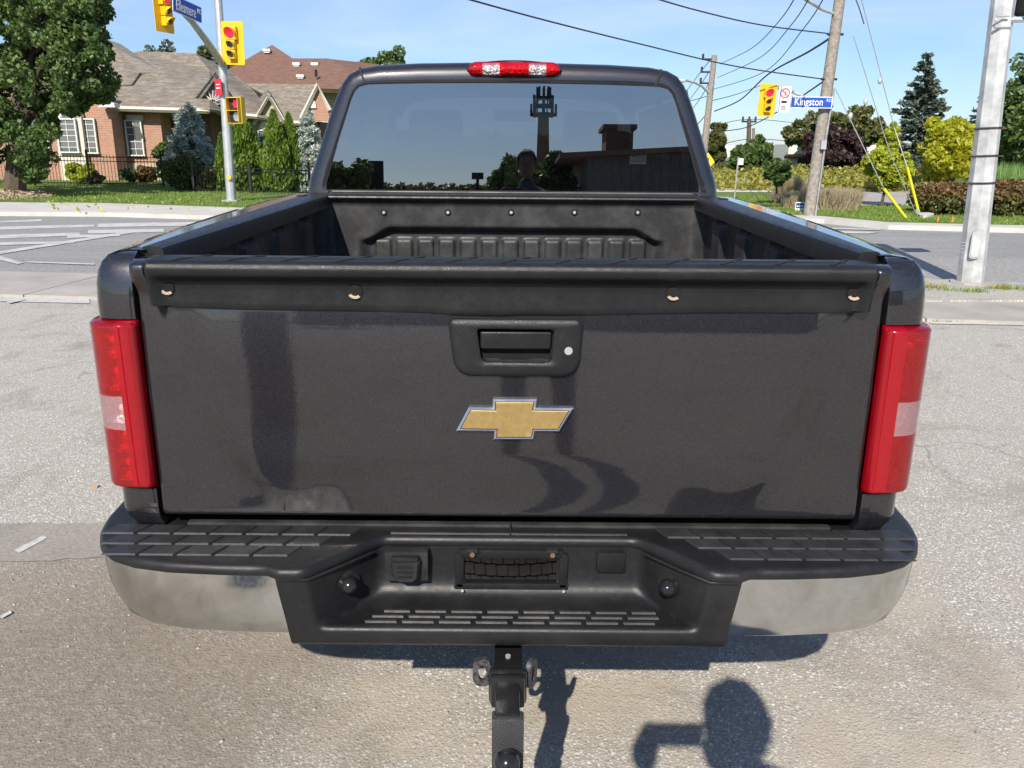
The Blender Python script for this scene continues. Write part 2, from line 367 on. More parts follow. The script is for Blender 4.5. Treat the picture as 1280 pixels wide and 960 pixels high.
# ------------------------------------------------------------------ mesh helpers
def tag(o, label=None, cat=None, group=None, kind=None):
    if label: o['label'] = label
    if cat: o['category'] = cat
    if group: o['group'] = group
    if kind: o['kind'] = kind
    return o
def thing(name, label, cat, loc, group=None, rotz=0):
    o = bpy.data.objects.new(name, None); C.objects.link(o); o.empty_display_size = .2
    o.location = loc; o.rotation_euler = (0, 0, rotz)
    return tag(o, label, cat, group)
def inv_of(p):
    m = Matrix.Identity(4)
    while p is not None:
        m = (p.matrix_parent_inverse if p.parent else Matrix.Identity(4)) @ Matrix.LocRotScale(p.location, p.rotation_euler, p.scale) @ m
        p = p.parent
    return m.inverted()
def link(name, me, mat, parent=None, world=True):
    o = bpy.data.objects.new(name, me); C.objects.link(o)
    if mat is not None and not me.materials: me.materials.append(M[mat] if isinstance(mat, str) else mat)
    if parent is not None:
        o.parent = parent
        if world: o.matrix_parent_inverse = inv_of(parent)
    return o
def obj(name, bm, mat, parent=None, smooth=None, world=True):
    bmesh.ops.recalc_face_normals(bm, faces=bm.faces)
    me = bpy.data.meshes.new(name); bm.to_mesh(me); bm.free()
    if smooth is not None:
        me.polygons.foreach_set('use_smooth', [True]*len(me.polygons))
        if smooth < 180: me.set_sharp_from_angle(angle=R(smooth))
    return link(name, me, mat, parent, world)
def BM(): return bmesh.new()
def quad(bm, pts):
    return bm.faces.new([bm.verts.new(p) for p in pts])
def box(bm, c, s, rot=None, bev=0):
    m = Matrix.Translation(Vector(c)) @ (rot.to_4x4() if rot is not None else Matrix.Identity(4)) @ Matrix.Diagonal((s[0], s[1], s[2], 1))
    r = bmesh.ops.create_cube(bm, size=1, matrix=m)
    if bev:
        es = set(e for v in r['verts'] for e in v.link_edges)
        bmesh.ops.bevel(bm, geom=list(es), offset=bev, segments=2, affect='EDGES', profile=.6)
    return r
def frame_of(d):
    d = d.normalized(); a = Vector((0, 0, 1)) if abs(d.z) < .95 else Vector((1, 0, 0))
    u = d.cross(a).normalized(); return u, d.cross(u).normalized()
def tube(bm, pts, rad, seg=8, cap=True, ph=0):
    pts = [Vector(p) for p in pts]; n = len(pts); rs = rad if hasattr(rad, '__len__') else [rad]*n
    rings = []; u = None
    for i, p in enumerate(pts):
        d = (pts[min(i+1, n-1)]-pts[max(i-1, 0)]).normalized()
        if u is None: u, v = frame_of(d)
        else:
            u = (u-d*u.dot(d)).normalized(); v = d.cross(u)
        rings.append([bm.verts.new(p+(u*math.cos(2*math.pi*k/seg+ph)+v*math.sin(2*math.pi*k/seg+ph))*rs[i]) for k in range(seg)])
    for a, b in zip(rings, rings[1:]):
        for k in range(seg): bm.faces.new((a[k], a[(k+1) % seg], b[(k+1) % seg], b[k]))
    if cap: bm.faces.new(rings[0][::-1]); bm.faces.new(rings[-1])
def prism(bm, pts, d):
    """closed polygon pts extruded by vector d"""
    d = Vector(d); a = [bm.verts.new(p) for p in pts]; b = [bm.verts.new(Vector(p)+d) for p in pts]
    bm.faces.new(a); bm.faces.new(b[::-1]); n = len(a)
    for i in range(n): bm.faces.new((a[i], b[i], b[(i+1) % n], a[(i+1) % n]))
def disc(bm, c, nrm, r0, depth=.01, seg=20, r1=None):
    c = Vector(c); nrm = Vector(nrm).normalized(); tube(bm, [c, c+nrm*depth], [r0, r0 if r1 is None else r1], seg)
def grid(bm, rows, closed=False, skip=None):
    """rows of points to a sheet"""
    vs = [[bm.verts.new(p) for p in r] for r in rows]
    for i in range(len(vs)-1):
        n = len(vs[i]); m = n if closed else n-1
        for k in range(m):
            if skip and skip(i, k): continue
            bm.faces.new((vs[i][k], vs[i][(k+1) % n], vs[i+1][(k+1) % n], vs[i+1][k]))
    return vs
def sst(a, b, x):
    t = max(0., min(1., (x-a)/(b-a))); return t*t*(3-2*t)
def smin(a, b, k):
    h = max(0., min(1., .5+.5*(b-a)/k)); return b*(1-h)+a*h-k*h*(1-h)
def lerp(a, b, t): return a+(b-a)*t
def interp(x, xs, ys):
    return float(np.interp(x, xs, ys))
def solidify(bm, th):
    bmesh.ops.recalc_face_normals(bm, faces=bm.faces)
    bmesh.ops.solidify(bm, geom=bm.faces[:], thickness=th)
def dup(root, loc, label=None, group=None, rotz=None, scale=None):
    r = root.copy(); C.objects.link(r); r.location = loc
    if rotz is not None: r.rotation_euler = (0, 0, rotz)
    if scale is not None: r.scale = scale
    if label: r['label'] = label
    if group: r['group'] = group
    def rec(src, dst):
        for ch in [c for c in src.children]:
            c = ch.copy(); C.objects.link(c); c.parent = dst; rec(ch, c)
    rec(root, r); return r
# ================================================================== THE SETTING: ground
D = 1.71          # plane of the tailgate
X0 = -0.004
def sheet(name, pts, z, mat, thick=None, kind='structure', parent=None):
    bm = BM()
    if thick: prism(bm, [(p[0], p[1], z) for p in pts], (0, 0, -thick))
    else: quad(bm, [(p[0], p[1], z) for p in pts])
    o = obj(name, bm, mat, parent)
    if kind and parent is None: o['kind'] = kind
    return o
sheet('ground', [(-900, -700), (900, -700), (900, 1500), (-900, 1500)], -.02, 'grass_soil')
# the big street crossing behind the truck; its near edge and far edge
def along(a, b, t): return Vector(a)+(Vector(b)-Vector(a))*t
nl, nr = G(0, 341), G(1280, 374)       # road / near pavement
pl, pr = G(0, 373), G(1280, 404.5)     # pavement / lot
fl_, fr_ = G(0, 269), G(1280, 292)     # far kerb
def ext(a, b, s0, s1):
    a = Vector(a); b = Vector(b); d = (b-a).normalized(); return a-d*s0, b+d*s1
_d = ((pr-pl).normalized()+(nr-nl).normalized()).normalized(); _m = (nl+nr)/2; nl, nr = _m-_d*5.5, _m+_d*6; _m = (pl+pr)/2; pl, pr = _m-_d*5, _m+_d*5
NL, NR = ext(nl, nr, 120, 120); PL, PR = ext(pl, pr, 120, 120); FL, FR = ext(fl_, fr_, 120, 120)
lot = sheet('parking_lot', [(-130, -90), (130, -90), PR, PL], 0.0, 'lot')
sheet('road', [NL, NR, FR+Vector((0, 2, 0)), FL+Vector((0, 2, 0))], 0.0, 'road')
# near pavement of concrete slabs with recessed joints
pav = bpy.data.objects.new('pavement', None); C.objects.link(pav); pav['kind'] = 'structure'
dr = (PR-PL).normalized(); nn = Vector((-dr.y, dr.x, 0))
slab_me = None
p0 = Vector((pl.x, pl.y, 0)); Lr = (Vector((pr.x, pr.y, 0))-p0).length
wid = (Vector((nl.x, nl.y, 0))-p0).dot(nn)
k = -14
while k*1.55 < Lr+25:
    a = p0+dr*(k*1.55)
    lp = a-PL; tt = lp.length/(PR-PL).length
    far = along(NL, NR, tt); wd = (far-a).dot(nn)
    bm = BM(); q = [a+dr*.008, a+dr*1.542, a+dr*1.542+nn*(wd-.02), a+dr*.008+nn*(wd-.02)]
    prism(bm, [(p.x, p.y, .035+.004*math.sin(k*3.1)) for p in q], (0, 0, -.09)); obj('slab', bm, 'concrete', pav)
    k += 1
sheet('pavement_bed', [PL, PR, NR, NL], .006, 'concrete')
# kerb line between the pavement and the lot: a worn white painted line and a grit strip
bm = BM(); quad(bm, [(p[0], p[1], .008) for p in (G(0, 377.5), G(112, 380), G(112, 373.6), G(0, 370.5))]); o = obj('painted_line', bm, 'road_paint'); o['kind'] = 'structure'
bm = BM(); quad(bm, [G(1163, 404.5, .008), G(1280, 406.5, .008), G(1280, 403, .008), G(1163, 401, .008)]); o = obj('painted_line', bm, 'road_paint'); o['kind'] = 'structure'
def ragged(a, b, n, amp, z):
    out = []
    for i in range(n+1):
        q = a.lerp(b, i/n); q = Vector((q.x+random.uniform(-amp, amp)*.4, q.y+random.uniform(-amp, amp), z)); out.append(q)
    return out
bm = BM(); e1_ = ragged(G(-260, 648), G(420, 662), 40, .018, .004); e2_ = ragged(G(420, 692), G(-260, 707), 40, .018, .004)
vs_ = [bm.verts.new(q) for q in e1_+e2_]; bm.faces.new(vs_); o = obj('asphalt_patch', bm, 'patch'); o['kind'] = 'structure'
_n = Vector((-_d.y, _d.x, 0)); q0_ = nl+_d*9.2; q1_ = nl+_d*60
sheet('road_lane', [q0_+_n*.02, q1_+_n*.02, q1_+_n*3.7, q0_+_n*3.7], .003, 'lane')
# strip of stony dirt round the steel pole
st = [G(1130, 381), G(1330, 381), G(1330, 361), G(1130, 352)]
sheet('gravel_verge', st, .052, 'lot', .05)
# painted marks on the road and lot
MZ = [.004]
def mark(pts, z=None):
    MZ[0] += .0008
    z = MZ[0]
    bm = BM(); quad(bm, [G(x, y, z) for x, y in pts]); o = obj('painted_line', bm, 'road_paint'); o['kind'] = 'structure'
for pts in [[(0, 278), (52, 276.5), (52, 273.8), (0, 276.5)],
            [(-30, 288), (118, 283.4), (118, 280.4), (-30, 284)], [(-30, 299.5), (100, 294), (100, 290.5), (-30, 294.5)],
            [(122, 284), (250, 281.8), (250, 277), (122, 279.5)], [(110, 292), (205, 289.8), (205, 286), (110, 287.6)],
            [(-30, 307), (92, 304), (92, 301.5), (-30, 303.2)], [(84, 297.5), (150, 295), (150, 292.4), (84, 293.8)],
            [(0, 317.5), (165, 291), (160, 289), (-20, 317)],
            [(0, 320), (30, 328.5), (22, 330), (-30, 318)],
            [(35, 328), (118, 331), (118, 329.2), (30, 326.5)],
            [(75, 343.5), (120, 344), (120, 341.8), (78, 341.5)],
            [(8, 377), (30, 372.6), (33, 374.5), (12, 379)],
            [(985, 287), (1100, 290), (1085, 292), (990, 290)], [(1020, 284.5), (1100, 286), (1100, 287.6), (1020, 286)]]:
    mark(pts)
MZ[0] = .006
mark([(18, 687), (54, 669), (60, 672), (24, 691)]); mark([(0, 770), (13, 763), (15, 766), (2, 773)])
# far kerb and pavement
def band(name, pts, z, mat, thick):
    bm = BM(); prism(bm, [(p[0], p[1], z) for p in pts], (0, 0, -thick)); o = obj(name, bm, mat); o['kind'] = 'structure'; return o
band('far_pavement', [G(-200, 268.5), G(140, 271), G(300, 276), G(420, 281), G(420, 262), G(300, 264.5), G(130, 258.5), G(-200, 254)], .10, 'pale_concrete', .12)
band('far_kerb', [G(780, 274), G(930, 275), G(1030, 279.5), G(1110, 287), G(1400, 294.5), G(1400, 290.5), G(1110, 283.5), G(1030, 275.5), G(930, 271), G(780, 269)], .10, 'pale_concrete', .12)
band('grass_verge', [G(-400, 254), G(130, 258.5), G(300, 264.5), G(420, 262), G(520, 205), G(-500, 205)], .11, 'grass_soil', .13)
lawn_poly = [G(780, 269), G(930, 271), G(1030, 275.5), G(1110, 283.5), G(1400, 290.5), G(1500, 222), G(700, 214)]
band('lawn', lawn_poly, .11, 'grass_soil', .13)
band('side_pavement', [G(880, 243.5), G(1010, 243.5), G(1005, 239), G(880, 239)], .15, 'pale_concrete', .1)
band('parking_bay', [G(1070, 262), G(1290, 262), G(1240, 243.5), G(1080, 243.5)], .14, 'concrete', .1)

# grass blades on the verges (nobody could count them)
def blades(name, pts, h, w, mat, lean=.5, label=None):
    n = len(pts); pts = np.array(pts)
    a = RNG.uniform(0, 2*np.pi, n); hh = h*RNG.uniform(.5, 1.15, n); ww = w*RNG.uniform(.7, 1.3, n)
    dx = np.cos(a)*ww/2; dy = np.sin(a)*ww/2; la = RNG.uniform(0, 2*np.pi, n); lm = RNG.uniform(0, lean, n)*hh
    V = np.zeros((n, 3, 3)); V[:, 0] = pts; V[:, 1] = pts; V[:, 2] = pts
    V[:, 0, 0] -= dx; V[:, 0, 1] -= dy; V[:, 1, 0] += dx; V[:, 1, 1] += dy
    V[:, 2, 0] += np.cos(la)*lm; V[:, 2, 1] += np.sin(la)*lm; V[:, 2, 2] += hh
    me = raw_mesh(name, V.reshape(-1, 3), np.arange(n*3).reshape(n, 3)); o = link(name, me, mat)
    return o
def raw_mesh(name, V, Fc):
    me = bpy.data.meshes.new(name); nf, k = Fc.shape
    me.vertices.add(len(V)); me.vertices.foreach_set('co', np.asarray(V, dtype=np.float32).ravel())
    me.loops.add(nf*k); me.loops.foreach_set('vertex_index', Fc.ravel().astype(np.int32))
    me.polygons.add(nf); me.polygons.foreach_set('loop_start', np.arange(0, nf*k, k, dtype=np.int32))
    me.polygons.foreach_set('loop_total', np.full(nf, k, dtype=np.int32)); me.update(); me.validate(); return me
def in_px(n, x0, x1, yf):              # random ground points in a picture band (denser where nearer)
    out = []
    for _ in range(n):
        x = random.uniform(x0, x1); a, b = yf(x); p = G(x, random.uniform(a, b)); out.append((p.x, p.y, .10))
    return out
gl = in_px(22000, -60, 330, lambda x: (232, interp(x, [-60, 130, 300, 340], [254.5, 258, 263.5, 263])))
tag(blades('grass', gl, .07, .03, 'grass_blade'), 'mown green grass on the verge along the iron fence', 'grass', kind='stuff')
gr = in_px(22000, 895, 1330, lambda x: (249 if x < 1075 else 262, interp(x, [895, 930, 1030, 1110, 1330], [270, 270.5, 275, 282.5, 289])))
tag(blades('grass', gr, .07, .03, 'grass_blade'), 'mown green lawn strip under the wooden utility pole', 'grass', kind='stuff')

# ================================================================== PICKUP TRUCK
truck = thing('pickup_truck', 'dark graphite pickup truck seen from behind with its tailgate closed and bed empty', 'pickup truck', (0, D+1.5, 0))
def T(name, bm, mat, parent=None, smooth=35): return obj(name, bm, mat, parent or truck, smooth)

# ---- tailgate
ZT, ZB, HWI = 1.344, .752, .7935
def gate_y(x, z):
    ax = abs(x); y = D
    # raised centre field with a soft curved crease at both sides
    xc = interp(z, [.75, .80, .87, .95, 1.05, 1.2, 1.3], [.50, .545, .60, .635, .66, .69, .70])
    y -= .014*(1-sst(xc-.05, xc+.045, ax))*sst(.77, .93, z)
    y += .006*(max(0, z-1.05)/.3)**2 + .0065*(max(0, z-1.13)/.12)**2*(1-sst(.70, .76, ax))  # crown, leaning away under the moulding
    y -= .022*max(0, .885-z)*sst(0, .02, .885-z)                 # lower band folds slightly outward
    y += .03*(1-sst(.750, .768, z))
    y += .008*sst(.786, .7935, ax)                              # rounded side edge
    y -= .030*sst(1.262, 1.325, z)*sst(.745, .762, ax)          # shoulders that rise beside the top moulding
    y += .03*sst(1.335, 1.347, z)
    return y
xs = np.concatenate([np.linspace(-HWI, -.70, 16), np.linspace(-.69, .69, 90), np.linspace(.70, HWI, 16)])
zs = np.concatenate([np.linspace(ZB, .80, 9), np.linspace(.81, 1.24, 40), np.linspace(1.25, ZT, 16)])
bm = BM(); rows = [[(X0+x, gate_y(x, z), z) for x in xs] for z in zs]
vs = grid(bm, rows, skip=lambda i, k: -.085 < xs[k] < .08 and 1.138 < zs[i] < 1.205)
back = [[bm.verts.new((X0+x, D+.055, z)) for x in (xs[0], xs[-1])] for z in (ZB, ZT)]
# side and bottom/top returns
for side in (0, -1):
    prev = None
    for i, z in enumerate(zs):
        b = bm.verts.new((X0+xs[side], D+.055, z))
        if prev: bm.faces.new((vs[i-1][side], prev, b, vs[i][side]))
        prev = b
for rw, z in ((0, ZB), (-1, ZT)):
    prev = None
    for k, x in enumerate(xs):
        b = bm.verts.new((X0+x, D+.055, z))
        if prev: bm.faces.new((vs[rw][k-1], vs[rw][k], b, prev))
        prev = b
for r_ in back:
    for v_ in r_: bm.verts.remove(v_)
tailgate = T('tailgate', bm, 'paint', smooth=50)
bm = BM(); box(bm, (X0, D+.062, 1.05), (1.56, .012, .59), bev=.004); T('inner_panel', bm, 'bed_liner', tailgate)
# top moulding (black textured plastic with overhanging lip and a dark hollow under it)
prof = [(D+.062, 1.325), (D+.060, 1.340), (D+.054, 1.3475), (D+.044, 1.349), (D-.026, 1.3475), (D-.036, 1.3445), (D-.0425, 1.338), (D-.0440, 1.330), (D-.0425, 1.321),
        (D-.038, 1.3145), (D-.029, 1.310), (D-.018, 1.304), (D-.0125, 1.296), (D-.0115, 1.280), (D-.0115, 1.262), (D-.0115, 1.250), (D-.008, 1.2455), (D+.002, 1.2455)]
bm = BM(); rows = []
nx = 150
for i in range(nx+1):
    u = -1+2*i/nx; x = u*.756; ax = abs(x); row = []
    for k, (y, z) in enumerate(prof):
        zz = z; yy = y
        if k >= 14:
            sag = .0125*(1-(x/.756)**2)+.002*math.sin(x*9+1)+.0035*(1-sst(.04, .11, abs(x+.07)))-.002
            zz = z-sag
        if 8 < k < 16:
            yy = lerp(yy, D-.039+(k-9)*.0018, sst(.722, .744, ax))
        e = sst(.7515, .756, ax)
        if k > 1: yy += .012*e*(1 if k > 4 else 0); zz -= .006*e*(1 if k < 8 else 0)
        row.append((X0+x, yy, zz))
    rows.append(row)
grid(bm, rows)
cap = T('top_moulding', bm, 'cap_plastic', tailgate, 40)
for x in (-.74, .74):
    pass
# screw holes with rusty edges
for px, py in ((209, 360), (444, 365), (842, 367), (1068, 367)):
    p = P(px, py, D-.0145); bm = BM()
    disc(bm, (p.x, p.y-.0005, p.z), (0, 1, 0), .0145, .01, 18); h = T('screw_hole', bm, 'dark_void', tailgate, 30)
    bm = BM(); n_ = 14; ring = []
    for k in range(n_+1):
        a = math.pi*(1.15+.60*k/n_); ring.append([(p.x+math.cos(a)*r_, p.y-.0022-(.0015 if r_ > .009 else 0), p.z+math.sin(a)*r_*.9) for r_ in (.009, .012, .0155)])
    grid(bm, ring); T('chipped_rim', bm, 'chipped', tailgate, 30)
# pattern grooves on the flat top of the moulding: thin raised chevron ribs
for i in range(13):
    xa = -.70+i*.113
    for s_ in (0,):
        bm = BM(); a = Vector((X0+xa, D-.028, 1.3477)); b = Vector((X0+xa+.055, D+.04, 1.3492))
        prism(bm, [a, a+Vector((.010, 0, 0)), b+Vector((.010, 0, 0)), b], (0, 0, .0018)); T('rib', bm, 'matte_black', tailgate, 20)
bm = BM(); box(bm, (X0, D+.004, 1.3492), (1.40, .003, .003)); T('rib', bm, 'matte_black', tailgate, 20)

# handle bezel, rounded trapezoid with opening
def face_pt(px, py, off=0.0):
    p = P(px, py, D-.014); p.y = gate_y(p.x-X0, p.z)+off; return p
def round_poly(pts, r, seg=5):
    out = []; n = len(pts)
    for i in range(n):
        p = Vector(pts[i]); a = Vector(pts[i-1]); b = Vector(pts[(i+1) % n]); rr = r[i] if hasattr(r, '__len__') else r
        d1 = (a-p).normalized(); d2 = (b-p).normalized(); s = p+d1*rr; e = p+d2*rr
        for k in range(seg+1):
            t = k/seg; out.append(s*(1-t)**2+p*2*t*(1-t)+e*t*t)
    return out
def ppl(pts, r, seg=6):   # picture polygon -> list of world pts on the gate plane
    return [P(x, y, D-.02) for x, y in [(v.x, v.y) for v in round_poly([Vector((a, b, 0)) for a, b in pts], r, seg)]]
def stackrings(bm, specs, cap_last=False):
    rows = [[Vector((p.x, y, p.z)) for p in ring] for ring, y in specs]
    vs = grid(bm, rows, closed=True)
    if cap_last: bm.faces.new(vs[-1])
def shrink(ring, d):
    c = sum(ring, Vector())/len(ring); out = []; n = len(ring)
    for i, p in enumerate(ring):
        t = (ring[(i+1) % n]-ring[i-1]).normalized(); nrm = Vector((t.z, 0, -t.x))
        if (c-p).dot(nrm) < 0: nrm = -nrm
        out.append(p+nrm*d)
    return out
outer = ppl([(559, 397), (730, 398), (724, 471), (569, 470)], [12, 12, 24, 24], 8)
inner = ppl([(596, 410), (693, 411), (689, 453), (602, 452)], [4, 4, 9, 9], 8)
yf = D-.016
bm = BM(); stackrings(bm, [(outer, yf+.01), (outer, yf-.004), (shrink(outer, .002), yf-.0045)]); gasket = T('seal', bm, 'dark_void', tailgate, 40)
o2 = shrink(outer, .0022)
bm = BM(); stackrings(bm, [(o2, yf), (o2, yf-.008), (shrink(o2, .003), yf-.0115), (shrink(o2, .009), yf-.013), ([q.lerp(w_, .55) for q, w_ in zip(shrink(o2, .009), inner)], yf-.0145), (shrink(inner, -.002), yf-.0135), (inner, yf-.012), (inner, yf+.020)])
T('handle_bezel', bm, 'cap_plastic', tailgate, 40)
bm = BM(); q = [Vector((p.x, yf+.014, p.z)) for p in shrink(inner, -.004)]; bm.faces.new([bm.verts.new(p) for p in q]); T('handle_pocket', bm, 'dark_void', tailgate, 40)
hl = ppl([(600, 414), (690, 414.5), (689, 437), (600, 436.5)], [3, 3, 4, 4], 6)
bm = BM(); stackrings(bm, [(hl, yf+.012), (hl, yf-.002), (shrink(hl, .0022), yf-.0055), (shrink(hl, .0035), yf-.006)], True)
T('handle', bm, 'black_steel', tailgate, 50)
p = face_pt(710, 436.5, -.0125); bm = BM(); disc(bm, (p.x, yf-.011, p.z), (0, -1, 0), .0098, .004, 20, .0085); T('lock_cylinder', bm, 'chrome_worn' if 'chrome_worn' in M else 'galvanized', tailgate, 40)
bm = BM(); tube(bm, [Vector((p.x+math.cos(a)*.0125, yf-.0125, p.z+math.sin(a)*.0125)) for a in np.linspace(0, 2*math.pi, 25)], .0012, 6, False); T('lock_ring', bm, 'matte_black', tailgate, 60)
# badge
bt = [(365, 618), (630, 618), (622, 668), (850, 672), (765, 812), (620, 812), (612, 860), (370, 860), (375, 812), (145, 808), (222, 665), (365, 668)]
bo = [P(540+x/4.8, 370+y/4.8, D-.02) for x, y in bt]
def inset_poly(ring, d):
    out = []; n = len(ring)
    for i in range(n):
        a, b, c = ring[i-1], ring[i], ring[(i+1) % n]
        e1 = (b-a).normalized(); e2 = (c-b).normalized()
        n1 = Vector((e1.z, 0, -e1.x)); n2 = Vector((e2.z, 0, -e2.x))
        m = n1+n2; m = m/max(.3, m.dot(n1)); out.append(b+m*d)
    return out
sg = 1 if inset_poly(bo, .001)[4].x < bo[4].x else -1
yb = D-.0175
bm = BM(); i1 = inset_poly(bo, sg*.0034); i2 = inset_poly(bo, sg*.0052)
stackrings(bm, [(bo, yb+.012), (bo, yb-.005), (i1, yb-.0085), (i2, yb-.0065), (i2, yb-.003)]); badge = T('badge_surround', bm, 'chrome', tailgate, 20)
bm = BM(); i3 = inset_poly(bo, sg*.0046); vsx = [bm.verts.new((p.x, yb-.0045, p.z)) for p in i3]; bm.faces.new(vsx); T('badge_recess', bm, 'dark_void', tailgate, 20)
bm = BM(); i4 = inset_poly(bo, sg*.0066); i5 = inset_poly(bo, sg*.0078)
stackrings(bm, [(i4, yb-.003), (i4, yb-.0062), (i5, yb-.0070)], True); T('badge', bm, 'gold_badge', tailgate, 20)

# ---- bedsides
BASEP = [(.800, .060), (.7985, .010), (.801, .002), (.810, 0), (.84, .001), (.862, .004), (.877, .010), (.888, .022), (.895, .042), (.902, .08), (.911, .15), (.925, .28), (.945, .50), (.965, .80), (.985, 1.2), (.99, 1.85)]
def pnorm(path):
    out = []
    for i in range(len(path)):
        a = Vector(path[max(0, i-1)]); b = Vector(path[min(len(path)-1, i+1)]); t = (b-a).normalized(); out.append(Vector((t.y, -t.x)))
    return out
NB = pnorm(BASEP); NB[0] = Vector((0, -0.)); NB[1] = Vector((0, -.6)); NB[2] = Vector((0, -.9)); NB[3] = Vector((0, -1))
def wall_pt(s, i, z, inset, path=BASEP, nb=NB):
    x, y = path[i]; n = nb[i]; rise = .028*y/1.85 if z > 1.2 else 0
    return (X0+s*(x-n.x*inset), D+y-n.y*inset, z+rise)
for s in (-1, 1):
    nP = len(BASEP)
    up_ = [(1.2165, .010), (1.217, 0), (1.25, 0), (1.29, .003), (1.318, .009), (1.336, .018), (1.348, .031), (1.355, .050), (1.357, .075)]
    lo_ = [(.70, .03), (.735, .018), (.752, .005), (.77, .0), (.80, 0), (.826, 0), (.8275, .012)]
    bm = BM()
    grid(bm, [[wall_pt(s, i, z, ins) for i in range(nP)] for z, ins in up_])
    grid(bm, [[wall_pt(s, i, z, ins) for i in range(nP)] for z, ins in lo_])
    LI = 10                                                     # lamp pocket: points up to LI
    grid(bm, [[wall_pt(s, i, z, ins) for i in range(LI, nP)] for z, ins in [(.826, .0), (.9, -.002), (1.02, -.004), (1.12, -.002), (1.217, 0)]])
    last = [wall_pt(s, i, 1.357, .075) for i in range(nP)]
    bm2 = BM(); grid(bm2, [last, [(X0+s*.790, q_[1], q_[2]+.0005) for q_ in last]]); T('rail_top', bm2, 'paint', None, 180)
    for z in (.8275, 1.2165):                                   # shelves closing the pocket
        grid(bm, [[wall_pt(s, i, z, .010) for i in range(0, LI+1)], [wall_pt(s, i, z, .05 if i else 0) for i in range(0, LI+1)]])
    grid(bm, [[wall_pt(s, LI, z, 0) for z in (.826, 1.217)], [wall_pt(s, LI, z, .05) for z in (.826, 1.217)]])
    # wheel-arch height lower edge and front closing
    side = T('bed_side', bm, 'paint', smooth=45)
    bm = BM(); grid(bm, [[wall_pt(s, i, z, .055) for i in range(1, LI+1)] for z in (.82, 1.22)]); hs = T('lamp_housing', bm, 'matte_black', side, 60)
    # tail lamp: clear-over-silver bowls behind a red shell
    lamp_i = list(range(2, LI+1))
    def lp(i, z, off):
        zz = (z-.829)/(1.215-.829)
        return wall_pt(s, i, z, -off*(1-.0*zz))
    edgez = [.829, .832, .838, 1.206, 1.2125, 1.215]
    lens_defs = [('tail_lamp', 'red_lens', 1.050, 1.215), ('reversing_lamp', 'reverse_lens', .972, 1.050), ('tail_lamp', 'red_lens', .829, .972)]
    lampobj = None
    # inner edge flange, solid red, all heights
    ZLIST = sorted([.829+q_ for q_ in (.001, .0025, .005, .0075, .010)]+[1.215-q_ for q_ in (.001, .0025, .005, .0075, .010)]+list(np.linspace(.845, 1.2, 14)))
    def lens_sheet(z0, z1, idx, off0=.021):
        rows = []
        for z in [z0]+[q_ for q_ in ZLIST if z0 < q_ < z1]+[z1]:
            e = max(0, 1-min(z-.829, 1.215-z)/.010); o_ = off0*(1-1.3*e*e)
            rows.append([wall_pt(s, i, z, -(o_*(interp(i, [1, 2, 3, 4, 5, 9, 10], [.0, .72, .97, 1, 1, 1, .0]))) ) for i in idx])
        return rows
    fine = []
    for nm, mt, z0, z1 in lens_defs:
        bm = BM(); grid(bm, lens_sheet(z0, z1, [4, 5, 6, 7, 8, 9, 10]))
        T(nm, bm, mt, side, 60)
    bm = BM(); rows = lens_sheet(.829, 1.215, [1, 2, 3, 4]); grid(bm, rows); T('lamp_border', bm, 'red_lens_edge', side, 60)
    for zr in (1.186, 1.050, .972):
        bm = BM(); tube(bm, [Vector(wall_pt(s, i, zr, -.0205*interp(i, [4, 5, 9, 10], [.97, 1, 1, .2]))) for i in range(4, 11)], .0011, 5); T('lens_rib', bm, 'red_lens_edge', side, 60)
    # reflector bowls behind the shell
    for zc, hh_ in ((1.165, .035), (1.095, .04), (1.010, .03), (.945, .032), (.880, .036)):
        bm = BM(); rows = []
        for a_ in range(9):
            r_ = a_/8; row = []
            for b_ in range(20):
                th_ = 2*math.pi*b_/20; cx, cz = math.cos(th_), math.sin(th_)
                sq = 1/max(abs(cx), abs(cz))**.7
                row.append((X0+s*(.864+.036*r_*cx*sq), D+.046-.040*r_*r_+(.02 if s*cx*r_ > .5 else 0)*0, zc+hh_*r_*cz*sq))
            rows.append(row)
        grid(bm, rows, closed=True); T('reflector', bm, 'lamp_reflector', side, 60)
        bm = BM(); bmesh.ops.create_uvsphere(bm, u_segments=12, v_segments=8, radius=.011, matrix=Matrix.Translation((X0+s*.864, D+.03, zc))); T('bulb', bm, 'reverse_bulb' if 'reverse_bulb' in M else 'cream_trim', side, 60)
    # black rail cap
    bm = BM(); rows = []
    for y in np.linspace(0.066, 1.80, 12):
        rise = .028*y/1.85; zt = 1.357+rise; xo = interp(y, [.06, .5, 1.2, 1.85], [.800, .822, .845, .862]); 
        rows.append([(X0+s*x, D+y, z) for x, z in [(xo, zt-.001), (xo-.004, zt+.005), (xo-.012, zt+.007), (.765, zt+.006), (.756, zt+.002), (.753, zt-.008), (.753, zt-.045), (.775, zt-.047)]])
    gv = grid(bm, rows); bm.faces.new(gv[0]); T('rail_cap', bm, 'black_plastic', side, 40)
    # stake pocket cover
    for yy in (1.62,):
        bm = BM(); box(bm, (X0+s*(.79+.03*yy), D+yy, 1.365+.028*yy/1.85), (.03, .06, .005), bev=.002); T('stake_pocket_cover', bm, 'matte_black', side, 40)
    # inner liner wall with raised ribs
    bm = BM(); rows = []
    ys = np.linspace(.06, 1.76, 90)
    for y in ys:
        row = []
        for z in np.linspace(.86, 1.345, 22):
            dd = .004; ph = (y+.10*(z-1.1)) % .34
            rib = sst(0, .03, ph)*(1-sst(.15, .18, ph)); dd += .022*rib*(1-sst(1.27, 1.30, z))
            dd += .02*sst(1.31, 1.34, z)
            row.append((X0+s*(.800-dd), D+y, z+.028*y/1.85 if z > 1.2 else z))
        rows.append(row)
